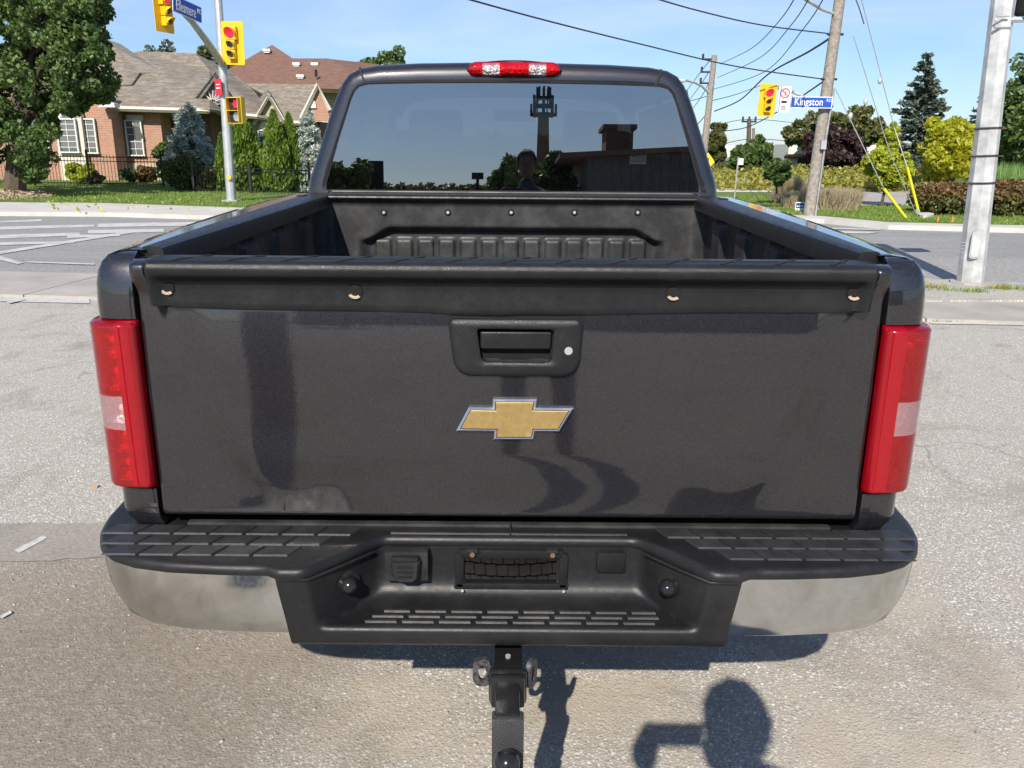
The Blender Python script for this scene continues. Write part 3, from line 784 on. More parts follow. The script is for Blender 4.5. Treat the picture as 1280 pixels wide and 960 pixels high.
    grid(bm, rows); T('liner_wall', bm, 'bed_liner', side, 30)
# ---- headboard with moulded liner
YH = 3.455
def head_y(x, z):
    ax = abs(x); y = YH
    y += .035*sst(1.26, 1.10, 1.26-(z-1.10)) * 0
    # pocket with rounded upper corners
    zc = 1.262-.05*sst(.50, .62, ax)
    m = (1-sst(zc-.03, zc, z))*(1-sst(.60, .65, ax)); y += .045*m
    if z < 1.215 and ax < .585:
        ph = (x+.045) % .09; y -= .014*sst(0, .012, ph)*(1-sst(.064, .076, ph))*(1-sst(1.195, 1.212, z))
    y -= .05*sst(.745, .80, ax)
    y -= .020*sst(1.345, 1.372, z)
    return y
bm = BM(); grid(bm, [[(X0+x, head_y(x, z), z) for x in np.linspace(-.80, .80, 240)] for z in np.concatenate([np.linspace(.86, 1.15, 8), np.linspace(1.16, 1.385, 36)])])
hb = T('headboard', bm, 'bed_liner', smooth=40)
bm = BM(); tube(bm, [(X0-.80, YH-.024, 1.378), (X0+.80, YH-.024, 1.378)], .007, 8); box(bm, (X0, YH+.03, 1.385), (1.62, .10, .012)); T('headboard_lip', bm, 'black_plastic', hb, 40)
for px in (480, 560, 639, 718, 797):
    p = P(px, 265.5, YH-.002); bm = BM(); disc(bm, (p.x, YH+.004, p.z), (0, -1, 0), .0125, .008, 16, .0135); T('washer', bm, 'dark_void', hb, 40)
    bm = BM(); disc(bm, (p.x, YH-.004, p.z), (0, -1, 0), .0075, .007, 6, .0065); T('bolt', bm, 'galvanized', hb, 20)
# floor
bm = BM(); rows = []
for x in np.linspace(-.80, .80, 130):
    ph = (x+.04) % .08; h = .012*sst(0, .012, ph)*(1-sst(.045, .057, ph)); rows.append([(X0+x, y, .865+h) for y in (D+.05, YH+.05)])
grid(bm, rows); T('bed_floor', bm, 'bed_liner', smooth=40)
# underbody between the bumper and the bed so that gaps read dark
bm = BM(); box(bm, (X0, D+.17, .76), (1.50, .20, .012)); box(bm, (X0, D+.065, .83), (1.62, .012, .17)); T('rear_sill', bm, 'matte_black')
bm = BM(); box(bm, (X0-.46, D+1.6, .60), (.10, 3.0, .16)); box(bm, (X0+.46, D+1.6, .60), (.10, 3.0, .16)); box(bm, (X0, D+1.35, .60), (.92, .12, .12)); T('chassis_frame', bm, 'matte_black')
simple('tread_top', (.026, .026, .028), .42, var=.35, vscale=20, bump=.4, bscale=300, bdist=.001)
simple('dull_trim', (.12, .12, .125), .3, .3)
# ---- cab
def arc_y(z): return 3.600+(z-1.39)*.045
outl = [(.890, 1.335), (.892, 1.40), (.880, 1.45), (.845, 1.54), (.812, 1.63), (.778, 1.72), (.748, 1.79), (.722, 1.840), (.692, 1.875), (.648, 1.897), (.57, 1.910), (.40, 1.919), (.2, 1.923), (0, 1.924)]
wino = [(.785, 1.396), (.800, 1.402), (.798, 1.43), (.765, 1.53), (.735, 1.62), (.705, 1.70), (.682, 1.765), (.665, 1.800), (.645, 1.820), (.61, 1.829), (.54, 1.832), (.38, 1.836), (.19, 1.838), (0, 1.839)]
def full(half): return [(X0+x, z) for x, z in half]+[(X0-x, z) for x, z in half[-2::-1]]
O_, W_ = full(outl), full(wino)
def ringpts(P2, yoff, sc_=0): return [Vector((x, arc_y(z)+yoff, z)) for x, z in P2]
def blend(A, B, t): return [(lerp(a[0], b[0], t), lerp(a[1], b[1], t)) for a, b in zip(A, B)]
bm = BM(); rows = [ringpts(W_, .018), ringpts(W_, .002), ringpts(blend(W_, O_, .10), -.001), ringpts(blend(W_, O_, .5), .003), ringpts(blend(W_, O_, .78), .012), ringpts(blend(W_, O_, .92), .028), ringpts(O_, .06)]
grid(bm, rows)
# body below the window
xsb = np.linspace(-.785, .785, 12)
grid(bm, [[(X0+x, 3.60, 1.396) for x in xsb], [(X0+x, 3.598, 1.39) for x in xsb], [(X0+x, 3.600, 1.34) for x in xsb], [(X0+x, 3.600, .70) for x in xsb]])
grid(bm, [[(X0+s_*x, 3.60+yy, z) for z in (1.40, 1.335, 1.0, .62)] for s_ in (1,) for x, yy in ((.785, 0), (.89, .06))])
grid(bm, [[(X0-x, 3.60+yy, z) for z in (1.40, 1.335, 1.0, .62)] for x, yy in ((.785, 0), (.89, .06))])
cabm = T('cab', bm, 'paint', smooth=40)
# roof skin going forward
bm = BM(); half = outl[6:]; ro = full(half)
rows = []
for y, dz, sx_ in ((0.06, 0, 1), (.25, .012, .995), (.7, .022, .985), (1.2, .015, .975), (1.55, -.01, .96), (1.70, -.045, .93)):
    rows.append([Vector((x*sx_, arc_y(z)+y, z+dz)) for x, z in ro])
grid(bm, rows); T('roof', bm, 'paint', cabm, 40)
for s in (-1, 1):   # roof seams, door shells, side glass
    sp = [P(x, y, 3.6) for x, y in ([(448, 83), (450, 90), (455, 104)] if s < 0 else [(828, 86), (826, 93), (820, 108)])]
    bm = BM(); pts = []
    for q in sp: pts.append(Vector((q.x, 3.600+(q.z-1.39)*.045+.002-.002, q.z)))
    pts[0].y += .012; tube(bm, pts, .0045, 6); T('roof_seam', bm, 'matte_black', cabm, 60)
    bm = BM(); rows = []
    for z in (.55, .62, .8, 1.0, 1.2, 1.335): rows.append([(X0+s*(.90+.06*math.sin((z-.55)*3.6)), y, z) for y in (3.665, 4.1, 4.6, 5.1, 5.55)])
    grid(bm, rows); dr_ = T('door_shell', bm, 'paint', cabm, 40)
    for ya, yb_ in ((3.80, 4.28), (4.38, 5.30)):
        bm = BM(); x0_, x1_ = .885, .745
        pts = [Vector((X0+s*x0_, ya, 1.34)), Vector((X0+s*x0_, yb_+.25*(yb_ > 5), 1.34)), Vector((X0+s*x1_, yb_-.15*(yb_ > 5), 1.79)), Vector((X0+s*x1_, ya+.03, 1.79))]
        quad(bm, pts); T('side_window', bm, 'tinted_glass', cabm, 40)
    bm = BM()
    for ya in (3.66, 4.28, 5.28):
        wd_ = .14 if ya < 4 else .10; sl_ = .25 if ya > 5 else 0
        prism(bm, [Vector((X0+s*.888, ya+sl_, 1.33)), Vector((X0+s*.888, ya+wd_+sl_, 1.33)), Vector((X0+s*.735, ya+wd_-.05, 1.82)), Vector((X0+s*.735, ya-.0, 1.82))], (-s*.03, 0, 0))
    T('door_pillar', bm, 'paint', cabm, 40)
# rear glass
bm = BM(); bm.faces.new([bm.verts.new((p.x, p.y-.001, p.z)) for p in ringpts(blend(W_, O_, -.002), .0015)]); rg = T('rear_window', bm, 'tinted_glass', cabm, 180)
bm = BM(); grid(bm, [ringpts(blend(W_, O_, -.012), -.0015), ringpts(blend(W_, O_, .045), -.0035)]); grid(bm, [[(X0+x, 3.5985, 1.392) for x in (-.79, .79)], [(X0+x, 3.5985, 1.402) for x in (-.79, .79)]]); T('window_seal', bm, 'matte_black', rg, 40)
bm = BM(); tube(bm, [(X0-.775, 3.596, 1.393), (X0+.775, 3.596, 1.393)], .0045, 6); T('lower_trim', bm, 'dull_trim', rg, 40)
# interior
bm = BM(); box(bm, (X0, 4.5, .95), (1.70, 1.7, .5)); T('cab_floor', bm, 'seat_cloth', cabm)
for x, y, w_ in ((-.40, 3.98, .52), (.40, 3.98, .52)):
    bm = BM(); box(bm, (X0+x, y, 1.33), (w_+.2, .13, .42), Matrix.Rotation(.12, 3, 'X'), .04); T('rear_seat', bm, 'seat_cloth', cabm, 40)
for x in (-.42, .42):
    bm = BM(); box(bm, (X0+x, 4.62, 1.32), (.5, .14, .52), Matrix.Rotation(.15, 3, 'X'), .05); T('seat_back', bm, 'seat_cloth', cabm, 40)
    bm = BM(); box(bm, (X0+x, 4.66, 1.675), (.29, .10, .20), Matrix.Rotation(.1, 3, 'X'), .04); T('headrest', bm, 'seat_cloth', cabm, 40)
    bm = BM(); box(bm, (X0+x, 4.02, 1.60), (.26, .08, .12), bev=.03); T('headrest', bm, 'seat_cloth', cabm, 40)
bm = BM(); box(bm, (X0, 5.35, 1.28), (1.6, .35, .14), bev=.04); T('dashboard', bm, 'seat_cloth', cabm)
bm = BM(); box(bm, (X0, 5.18, 1.77), (.24, .02, .065), bev=.01); T('rear_view_mirror', bm, 'matte_black', cabm)
# windscreen, bonnet, wings, grille
bm = BM(); quad(bm, [(X0-.80, 5.85, 1.30), (X0+.80, 5.85, 1.30), (X0+.64, 5.28, 1.86), (X0-.64, 5.28, 1.86)]); T('windscreen', bm, 'screen_glass', cabm)
bm = BM(); rows = []
for y, z, hw in ((5.80, 1.30, .86), (6.2, 1.285, .87), (6.6, 1.25, .87), (6.85, 1.20, .85), (6.93, 1.12, .83)):
    rows.append([(X0+hw*u, y-.04*u*u, z-.05*u*u-.03*abs(u)**6) for u in np.linspace(-1, 1, 16)])
grid(bm, rows); T('bonnet', bm, 'paint', smooth=40)
for s in (-1, 1):
    bm = BM(); rows = []
    for y in np.linspace(5.5, 6.92, 16):
        a = (y-6.15)/.46; arch = .42+.40*math.sqrt(max(0, 1-a*a)) if abs(a) < 1 else .45
        rows.append([(X0+s*x, y, z) for x, z in ((.86, 1.22), (.93, 1.17), (.975, 1.05), (.985, max(.95, arch)), (.985, max(arch, .5)))])
    grid(bm, rows); T('front_wing', bm, 'paint', smooth=40)
    for yw in (2.95, 6.15):
        bm = BM(); rings = []
        for rr, xx in ((.22, .02), (.34, .0), (.385, .02), (.395, .06), (.395, .19), (.385, .23), (.34, .25), (.22, .23)):
            rings.append([(X0+s*(.93-xx), yw+math.cos(a)*rr, .395+math.sin(a)*rr) for a in np.linspace(0, 2*math.pi, 33)[:-1]])
        grid(bm, rings, closed=True); wh = T('tyre', bm, 'tyre_rubber', smooth=40)
        bm = BM(); disc(bm, (X0+s*.90, yw, .395), (-s, 0, 0), .225, .12, 24)
        for k in range(6):
            a = k*math.pi/3; box(bm, (X0+s*.912, yw+.12*math.cos(a), .395+.12*math.sin(a)), (.03, .16, .05), Matrix.Rotation(a, 3, 'X'))
        T('rim', bm, 'wheel_alloy', wh, 40)
    bm = BM(); box(bm, (X0+s*.70, 6.93, 1.03), (.26, .08, .20), bev=.02); T('headlight', bm, 'clear_lens')
    bm = BM(); box(bm, (X0+s*1.03, 5.45, 1.42), (.18, .10, .24), bev=.03); T('door_mirror', bm, 'gloss_black')
bm = BM(); box(bm, (X0, 6.95, .98), (1.12, .06, .30), bev=.02); T('grille', bm, 'black_plastic')
bm = BM(); box(bm, (X0, 7.0, .66), (1.85, .16, .24), bev=.05); T('front_bumper', bm, 'worn_chrome')
# ---- high brake light
cx, cy, cz, hw, hh = X0+.003, 3.615, 1.892, .192, .0305
def pill(x0, x1, bulge=.03, k0=0, k1=12):
    rows = []
    for i in range(13):
        x = lerp(x0, x1, i/12); u = abs(x)/hw
        h_ = hh*math.sqrt(max(.02, 1-max(0, (u-.80)/.20)**2)); row = []
        for k in range(k0, k1+1):
            a = math.pi*k/12; row.append((cx+x, cy+.01-bulge*math.sin(a)*(.75+.25*h_/hh), cz-.03*abs(x)**2+h_*math.cos(a)))
        rows.append(row)
    return rows
hbl = None
for nm, mt, a, b in (('brake_lens', 'red_lens', -.060, .060), ('cargo_lamp', 'clear_lens', -.132, -.060), ('cargo_lamp', 'clear_lens', .060, .132), ('brake_lens', 'red_lens', -.192, -.132), ('brake_lens', 'red_lens', .132, .192)):
    bm = BM()
    if nm == 'cargo_lamp':
        grid(bm, pill(a, b, .03, 3, 9)); o_ = T(nm, bm, mt, hbl, 60)
        for ka, kb in ((0, 3), (9, 12)):
            bm = BM(); grid(bm, pill(a, b, .03, ka, kb)); T('brake_lens', bm, 'red_lens', hbl, 60)
        continue
    grid(bm, pill(a, b)); o_ = T(nm, bm, mt, hbl or truck, 60)
    if hbl is None:
        bm = BM(); rows = [[(q[0], q[1]+.012, q[2]) for q in r_] for r_ in pill(-.189, .189)]; grid(bm, rows); o_['keep'] = 1
        hbl = o_; T('reflector', bm, 'lamp_reflector', hbl, 60)
del hbl['keep']; hbl.name = 'high_brake_light'
bm = BM(); tube(bm, [(cx+a, cy+.006, cz+b) for a, b in [(hw*1.02*math.cos(t_)*1.0, (hh+.003)*math.sin(t_)) for t_ in np.linspace(0, 2*math.pi, 41)]], .003, 6, False); T('lamp_gasket', bm, 'matte_black', hbl, 60)

# ---- rear bumper
BP = [(.492, 1.549), (.60, 1.551), (.72, 1.560), (.80, 1.578), (.86, 1.607), (.905, 1.65), (.935, 1.71), (.952, 1.78), (.960, 1.88), (.962, 1.97)]
NBP = pnorm(BP)
bumper = thing('rear_bumper', None, None, (X0, 1.6, .6)); bumper.parent = truck; bumper.matrix_parent_inverse = inv_of(truck)
def TB(name, bm, mat, smooth=40): return obj(name, bm, mat, bumper, smooth)
def bpt(s, i, off, z): x, y = BP[i]; n = NBP[i]; return (X0+s*(x+n.x*off), y+n.y*off, z)
for s in (-1, 1):
    bm = BM(); rows = [[(X0+s*.44, 1.552+dy_, z_) for dy_, z_ in ((.045, .546), (.026, .546), (.019, .553), (.01, .585), (.003, .62), (0, .67), (0, .702), (.006, .705))]]
    for i in range(len(BP)):
        x = BP[i][0]; zb = interp(x, [.49, .72, .81, .86, .90, .935, .955, .962], [.545, .547, .550, .555, .566, .592, .63, .655])
        rows.append([bpt(s, i, o_, lerp(zb, .702, t_)) for t_, o_ in ((0, -.045), (0.0, -.026), (.05, -.019), (.25, -.010), (.5, -.003), (.8, 0), (1, 0), (1.02, -.006))])
    grid(bm, rows); TB('chrome_end', bm, 'worn_chrome')
# top pad
def notch_y(x):
    ax = abs(x); return 1.535+.155*sst(.47, .26, .73-ax) if False else lerp(1.537, 1.69, 1-sst(.27, .445, ax))
def in_d(ax): return sum(max(0., min(1., (.428+o_-ax)/.138)) for o_ in (-.012, -.004, .004, .012))/4
bm = BM(); rows = []
NX = 150
for i in range(NX+1):
    u = -1+2*i/NX; ax = abs(u)
    # x across, param along the outer edge path
    s = -1 if u < 0 else 1
    if ax < .62:
        x = ax/.62*.492; yo = lerp(1.535, 1.690, in_d(x)); nx_, ny_ = 0, -1
        fx, fy = x, yo
    else:
        t_ = (ax-.62)/.38*(len(BP)-1); i0 = min(int(t_), len(BP)-2); f_ = t_-i0
        fx = lerp(BP[i0][0], BP[i0+1][0], f_); fy = lerp(BP[i0][1], BP[i0+1][1], f_)
        nx_ = lerp(NBP[i0].x, NBP[i0+1].x, f_); ny_ = lerp(NBP[i0].y, NBP[i0+1].y, f_)
        k_ = sst(.492, .51, fx); 
    o1 = .006
    cx_, cy_ = fx+nx_*o1, fy+ny_*o1
    def pt(inn, z): 
        return (X0+s*(cx_-nx_*inn), cy_-ny_*inn, z)
    yb_ = 1.86 if ax < .95 else 1.97
    rows.append([pt(0, .7015), pt(-.002, .706), pt(0, .7165), pt(.005, .7225), pt(.012, .7245), (X0+s*(cx_-nx_*.03), max(cy_-ny_*.03, 0), .7245), (X0+s*min(cx_-nx_*.03, .93), max(yb_, cy_-ny_*.03+.002), .7250)])
grid(bm, rows); TB('top_pad', bm, 'black_plastic', 35)
# tread blocks: raised parallelogram tiles
def tread(x0, y0, w_, d_, sk, z, name='tread_block', mat='tread_top', hgt=.004):
    bm = BM(); a = [(x0+sk*0, y0), (x0+w_, y0), (x0+w_+sk, y0+d_), (x0+sk, y0+d_)]
    n_ = len(a); lo = [bm.verts.new((X0+p_[0], p_[1], z)) for p_ in a]; cxm = sum(p_[0] for p_ in a)/4; cym = sum(p_[1] for p_ in a)/4
    hi = [bm.verts.new((X0+lerp(p_[0], cxm, .04), lerp(p_[1], cym, .07), z+hgt)) for p_ in a]
    bm.faces.new(hi)
    for i in range(n_): bm.faces.new((lo[i], lo[(i+1) % n_], hi[(i+1) % n_], hi[i]))
    TB(name, bm, mat, None)
for s in (-1, 1):
    for r_, y0 in enumerate((1.586, 1.636, 1.686)):
        nb_ = 8
        for k in range(nb_):
            w_ = .070; x0 = .395+k*.082-(.028*r_ if True else 0)
            if r_ == 1: x0 -= .03
            if r_ == 2: x0 -= .06
            xe = x0+w_
            if x0 < interp(y0, [1.58, 1.69], [.44, .33]): continue
            if xe > (.90, .925, .945)[r_]: continue
            if s > 0: tread(x0, y0, w_+.004, .044, -.022, .7245)
            else: tread(-x0-w_-.004, y0, w_+.004, .044, .022, .7245)
# light strip at the back of the pad
bm = BM(); box(bm, (X0, 1.745, .7265), (1.50, .022, .010), bev=.004); TB('sill_strip', bm, 'bed_liner')
bm = BM(); tube(bm, [(X0-.27, 1.702, .7240), (X0+.27, 1.702, .7240)], .006, 8); TB('pad_edge', bm, 'black_plastic')
bm = BM(); box(bm, (X0+.003, 1.726, .726), (.004, .06, .014)); TB('split_line', bm, 'dark_void')
# centre cover with step
prof = [(1.62, .533), (1.565, .533), (1.545, .537), (1.5365, .546), (1.535, .560), (1.535, .574), (1.538, .5805), (1.545, .584), (1.556, .5825), (1.60, .5825), (1.632, .5835), (1.650, .588), (1.664, .597), (1.672, .610), (1.677, .63), (1.681, .66), (1.685, .69), (1.687, .705)]
flat = [(1.62, .533), (1.565, .533), (1.545, .537), (1.5365, .546), (1.535, .560), (1.535, .574), (1.535, .5805), (1.535, .586), (1.535, .592), (1.535, .60), (1.535, .61), (1.535, .62), (1.535, .632), (1.535, .645), (1.535, .66), (1.5355, .674), (1.536, .688), (1.537, .700)]
bm = BM(); xs = np.concatenate([np.linspace(-.492, -.25, 46), np.linspace(-.24, .24, 49), np.linspace(.25, .492, 46)]); rows = []
for x in xs:
    ax = abs(x); row = []
    for k, (a, b) in enumerate(zip(prof, flat)):
        zt = k/(len(prof)-1)
        xo = interp(a[1], [.58, .62, .70], [0, .0, .0])
        d_ = in_d(ax)
        if k <= 6: q = (lerp(b[0], a[0], sst(0, .15, d_)), lerp(b[1], a[1], sst(0, .15, d_)))
        else:
            lim = 1.535+.155*d_; w2 = sst(0, .25, d_)
            yy = smin(a[0], lim, .018) if d_ > .001 else 1.535
            q = (lerp(b[0], yy, sst(0, .08, d_)), lerp(b[1], a[1], w2))
        # outer lower corner of the cover leans in like the photo
        xx = x*interp(q[1], [.533, .60, .70], [.945, .965, 1.0]) if ax > .42 else x*lerp(1, interp(q[1], [.533, .60, .70], [.945, .965, 1.0]), sst(.2, .42, ax))
        row.append((X0+xx, q[0], q[1]))
    rows.append(row)
hx0, hx1 = -.100, .112
def skp(i, k): return hx0 < xs[i] and xs[i+1] < hx1 and 13 <= k <= 15
grid(bm, rows, skip=skp); TB('step_cover', bm, 'black_plastic', 60)
for s in (-1, 1):
    bm = BM(); tube(bm, [(X0+s*.486, 1.533, .6985), (X0+s*.425, 1.533, .6985), (X0+s*.36, 1.596, .6995), (X0+s*.305, 1.655, .7005)], .0035, 6); TB('cover_bead', bm, 'black_plastic', 60)
# step tread bars
for r_, y0 in enumerate((1.562, 1.583, 1.604)):
    for k in range(-4, 4):
        x0 = k*.080+.008; xe = x0+.068
        lim = .345-.022*r_
        a, b = max(x0, -lim), min(xe, lim)
        if b-a < .02: continue
        bm = BM(); box(bm, (X0+(a+b)/2+(.012*r_), y0, .5845), (b-a, .011, .004)); 
        for v_ in bm.verts:
            if v_.co.z > .585: v_.co.y = lerp(v_.co.y, y0, .4)
            v_.co.x += (v_.co.y-y0)*-.4
        TB('tread_bar', bm, 'tread_rubber', None)
# number plate bracket (empty), opening in the middle
bm = BM()
yb_ = 1.678
for a in ((X0-.112, .648, .020, .085), (X0+.124, .648, .020, .085), (X0+.006, .690, .232, .020), (X0+.006, .606, .262, .022)):
    box(bm, (a[0], yb_, a[1]), (a[2], .022, a[3]), bev=.003)
TB('plate_bracket', bm, 'black_plastic')
for x in (-.082, .098):
    bm = BM(); disc(bm, (X0+x, 1.655, .697), (0, -1, .2), .006, .006, 6); TB('bolt', bm, 'rust_steel', 20)
    bm = BM(); box(bm, (X0+x, 1.660, .7045), (.024, .014, .007), bev=.001); TB('clip', bm, 'matte_black')
for x in (-.105, .125):
    bm = BM(); disc(bm, (X0+x, 1.656, .606), (0, -1, .2), .0035, .005, 6); TB('bolt', bm, 'galvanized', 20)
# trailer socket with its lid
bm = BM(); box(bm, (X0-.230, 1.662, .668), (.098, .03, .072), bev=.004); TB('socket_plate', bm, 'tread_rubber')
bm = BM(); ring0 = [(-.263, .692), (-.197, .692), (-.202, .650), (-.216, .640), (-.244, .640), (-.258, .650)]
ring0 = [Vector((X0+a, 0, b)) for a, b in ring0]
stackrings(bm, [(ring0, 1.655), (ring0, 1.630), (inset_poly(ring0, .004 if inset_poly(ring0, .001)[0].x > ring0[0].x else -.004), 1.624)], True); TB('socket_lid', bm, 'tread_rubber', 30)
bm = BM(); box(bm, (X0-.230, 1.632, .697), (.06, .018, .010), bev=.003); TB('socket_hinge', bm, 'black_steel')
bm = BM(); 
for dz in (-.012, 0, .012): box(bm, (X0-.230, 1.6235, .668+dz), (.035-.3*abs(dz), .003, .004))
TB('lid_lettering', bm, 'black_plastic', None)
# blank cover and plate lamps
bm = BM(); box(bm, (X0+.232, 1.672, .672), (.066, .014, .050), bev=.005); TB('blank_cover', bm, 'black_plastic')
for s in (-1, 1):
    dn = Vector((-s*.78, -.62, .0)).normalized()
    base = Vector((X0+s*.360, 1.605, .650))
    bm = BM(); disc(bm, base+Vector((-s*.004, .01, 0)), dn, .026, .012, 20, .024); TB('lamp_recess', bm, 'dark_void', 40)
    bm = BM(); tube(bm, [base, base+dn*.016, base+dn*.028, base+dn*.034], [.021, .020, .015, .005], 14); TB('plate_lamp', bm, 'gloss_black', 60)
# spare wheel below, seen through the bracket
bm = BM(); rings = []
for rr, zz in ((.24, .60), (.34, .612), (.385, .60), (.40, .57), (.40, .43), (.385, .40), (.34, .385), (.24, .40)):
    rings.append([(X0+math.cos(a)*rr, 2.36+math.sin(a)*rr, zz) for a in np.linspace(0, 2*math.pi, 65)[:-1]])
grid(bm, rings, closed=True); sp_ = T('spare_tyre', bm, 'tyre_rubber', smooth=40)
for k in range(-11, 12):
    for r_ in range(4):
        a = -math.pi/2+k*.075+(r_ % 2)*.03
        bm = BM(); c_ = Vector((X0+math.cos(a)*.399, 2.36+math.sin(a)*.399, .455+r_*.036)); box(bm, c_, (.010, .0285, .033), Matrix.Rotation(a, 3, 'Z') @ Matrix.Rotation(.12 if r_ % 2 else -.12, 3, 'X'), .002)
        T('tread_lug', bm, 'dusty_lit_rubber', sp_, None)
# hitch receiver and ball mount
rcv = thing('hitch_receiver', None, None, (X0, 1.6, .46)); rcv.parent = truck; rcv.matrix_parent_inverse = inv_of(truck)
def TR(name, bm, mat, smooth=35): return obj(name, bm, mat, rcv, smooth)
bm = BM(); box(bm, (X0, 1.60, .465), (.062, .24, .064), bev=.006); TR('receiver_tube', bm, 'black_steel')
bm = BM(); box(bm, (X0, 1.488, .465), (.074, .022, .076), bev=.009); TR('receiver_collar', bm, 'black_steel')
bm = BM(); box(bm, (X0, 1.508, .462), (.082, .018, .084), bev=.009); TR('receiver_collar', bm, 'black_steel')
bm = BM(); box(bm, (X0, 1.80, .50), (1.1, .07, .07), bev=.01); TR('cross_tube', bm, 'black_steel')
bm = BM(); disc(bm, (X0, 1.56, .497), (0, -.2, 1), .006, .005, 10); TR('bolt', bm, 'galvanized')
for s in (-1, 1):     # safety chain loops: flat ring plates
    bm = BM(); c_ = Vector((X0+s*.056, 1.535, .474)); ring = []
    tl = .0 if s < 0 else 1.15
    for k in range(24):
        a = 2*math.pi*k/24; o_ = Vector((.021*math.copysign(abs(math.cos(a))**.7, math.cos(a)), 0, .034*math.copysign(abs(math.sin(a))**.7, math.sin(a)))); i_ = Vector((.009*math.cos(a), 0, .020*math.sin(a)))
        rz = Matrix.Rotation(tl, 3, 'Z'); row = [rz @ o_, rz @ i_]
        th_ = rz @ Vector((0, .011, 0))
        ring.append([c_+row[0], c_+row[1], c_+row[1]+th_, c_+row[0]+th_, c_+row[0]])
    vv = grid(bm, ring+[ring[0]]); bmesh.ops.remove_doubles(bm, verts=bm.verts, dist=.0002); TR('chain_loop', bm, 'galvanized_link')
bm = BM(); box(bm, (X0, 1.45, .465), (.050, .14, .050), bev=.004); bmt = TR('ball_mount_bar', bm, 'black_steel')
bm = BM(); tube(bm, [(X0-.045, 1.535, .463), (X0+.052, 1.535, .463)], .008, 8); TR('hitch_pin', bm, 'black_steel')
bm = BM(); box(bm, (X0+.001, 1.385, .41), (.064, .028, .15), bev=.004); box(bm, (X0+.001, 1.335, .347), (.064, .10, .028), bev=.004); TR('drop_plate', bm, 'hammered_grey')
bm = BM(); tube(bm, [(X0, 1.325, .36), (X0, 1.325, .392), (X0, 1.325, .398)], [.028, .028, .015], 20); bmesh.ops.create_uvsphere(bm, u_segments=24, v_segments=16, radius=.0255, matrix=Matrix.Translation((X0, 1.325, .422))); TR('tow_ball', bm, 'gloss_black', 50)
# scratches / stickers on the right rail
for px, py, m_ in ((940, 268, 'warning_yellow'), (946, 270, 'sign_red')):
    pass
# ================================================================== STREET FURNITURE
def text_mesh(body, size, align='CENTER', sx=1.0, bold=0.0):
    cu = bpy.data.curves.new('t', 'FONT'); cu.body = body; cu.size = size; cu.align_x = align; cu.align_y = 'CENTER'; cu.extrude = .002; cu.offset = bold
    cu.resolution_u = 4
    o = bpy.data.objects.new('t', cu); C.objects.link(o); dg = bpy.context.evaluated_depsgraph_get(); dg.update()
    me = bpy.data.meshes.new_from_object(o.evaluated_get(dg)); bpy.data.objects.remove(o); bpy.data.curves.remove(cu)
    for v_ in me.vertices: v_.co.x *= sx
    return me
def face_frame(c, right, upv=(0, 0, 1)):
    r = Vector(right).normalized(); u = Vector(upv); u = (u-r*u.dot(r)).normalized(); n = r.cross(u)
    m = Matrix.Identity(4)
    for i in range(3): m[i][0] = r[i]; m[i][1] = u[i]; m[i][2] = n[i]; m[i][3] = c[i]
    return m                         # local x right, y up, z towards the viewer
def mobj(name, bm, mat, parent, m, smooth=None):
    bm.transform(m); return obj(name, bm, mat, parent, smooth)
def lettering(body, size, mat, parent, m, sx=1., bold=.0, align='CENTER', name='lettering'):
    me = text_mesh(body, size, align, sx, bold); me.transform(m); me.name = name
    me.materials.clear(); return link(name, me, mat, parent)
def rrect(w_, h_, r, seg=4): return [Vector((p.x, p.y, 0)) for p in round_poly([Vector((-w_/2, -h_/2, 0)), Vector((w_/2, -h_/2, 0)), Vector((w_/2, h_/2, 0)), Vector((-w_/2, h_/2, 0))], r, seg)]
def signal(label, m, s=1.0, big_red=True, group=None, w_=.62, h_=1.08):
    t = thing('traffic_signal', label, 'traffic light', m.translation, group)
    S = Matrix.Scale(s, 4); m = m @ S
    bm = BM(); prism(bm, rrect(w_, h_, .05), (0, 0, -.012)); mobj('backboard', bm, 'signal_yellow', t, m)
    for k, (yy, r) in enumerate(((.24, .135), (-.045, .085), (-.285, .085))):
        hs = r*2+.035
        bm = BM(); box(bm, (0, yy, .07), (hs, hs+.02, .14), bev=.015); sec = mobj('signal_head', bm, 'signal_yellow', t, m)
        bm = BM(); disc(bm, (0, yy, .141), (0, 0, 1), r, .02, 24, r*.8); mobj('lens', bm, 'red_lamp' if k == 0 else 'unlit_lamp', sec, m, 40)
        bm = BM(); n_ = 18; rows = []
        for i in range(n_+1):
            a = math.pi*(-.18+1.36*i/n_); ln = .05+.13*max(0, math.sin(a))
            rows.append([(math.cos(a)*(r+.012), yy+math.sin(a)*(r+.012), .141), (math.cos(a)*(r+.010), yy+math.sin(a)*(r+.010)-.012, .141+ln)])
        grid(bm, rows); solidify(bm, .006); v = mobj('visor', bm, 'signal_yellow', sec, m, 40)
        bm = BM(); rows2 = [[(q[0]*.97, (q[1]-yy)*.97+yy, q[2]-.003) for q in r_] for r_ in rows]; grid(bm, rows2); mobj('visor_lining', bm, 'signal_dark', sec, m, 40)
    return t
def pole(name, label, cat, a, b, r0, r1, mat, seg=8, group=None, part='shaft'):
    t = thing(name, label, cat, a, group); bm = BM(); n_ = 8
    tube(bm, [Vector(a).lerp(Vector(b), i/n_) for i in range(n_+1)], [lerp(r0, r1, i/n_) for i in range(n_+1)], seg, ph=math.pi/8); obj(part, bm, mat, t, 30 if seg > 8 else 20); return t

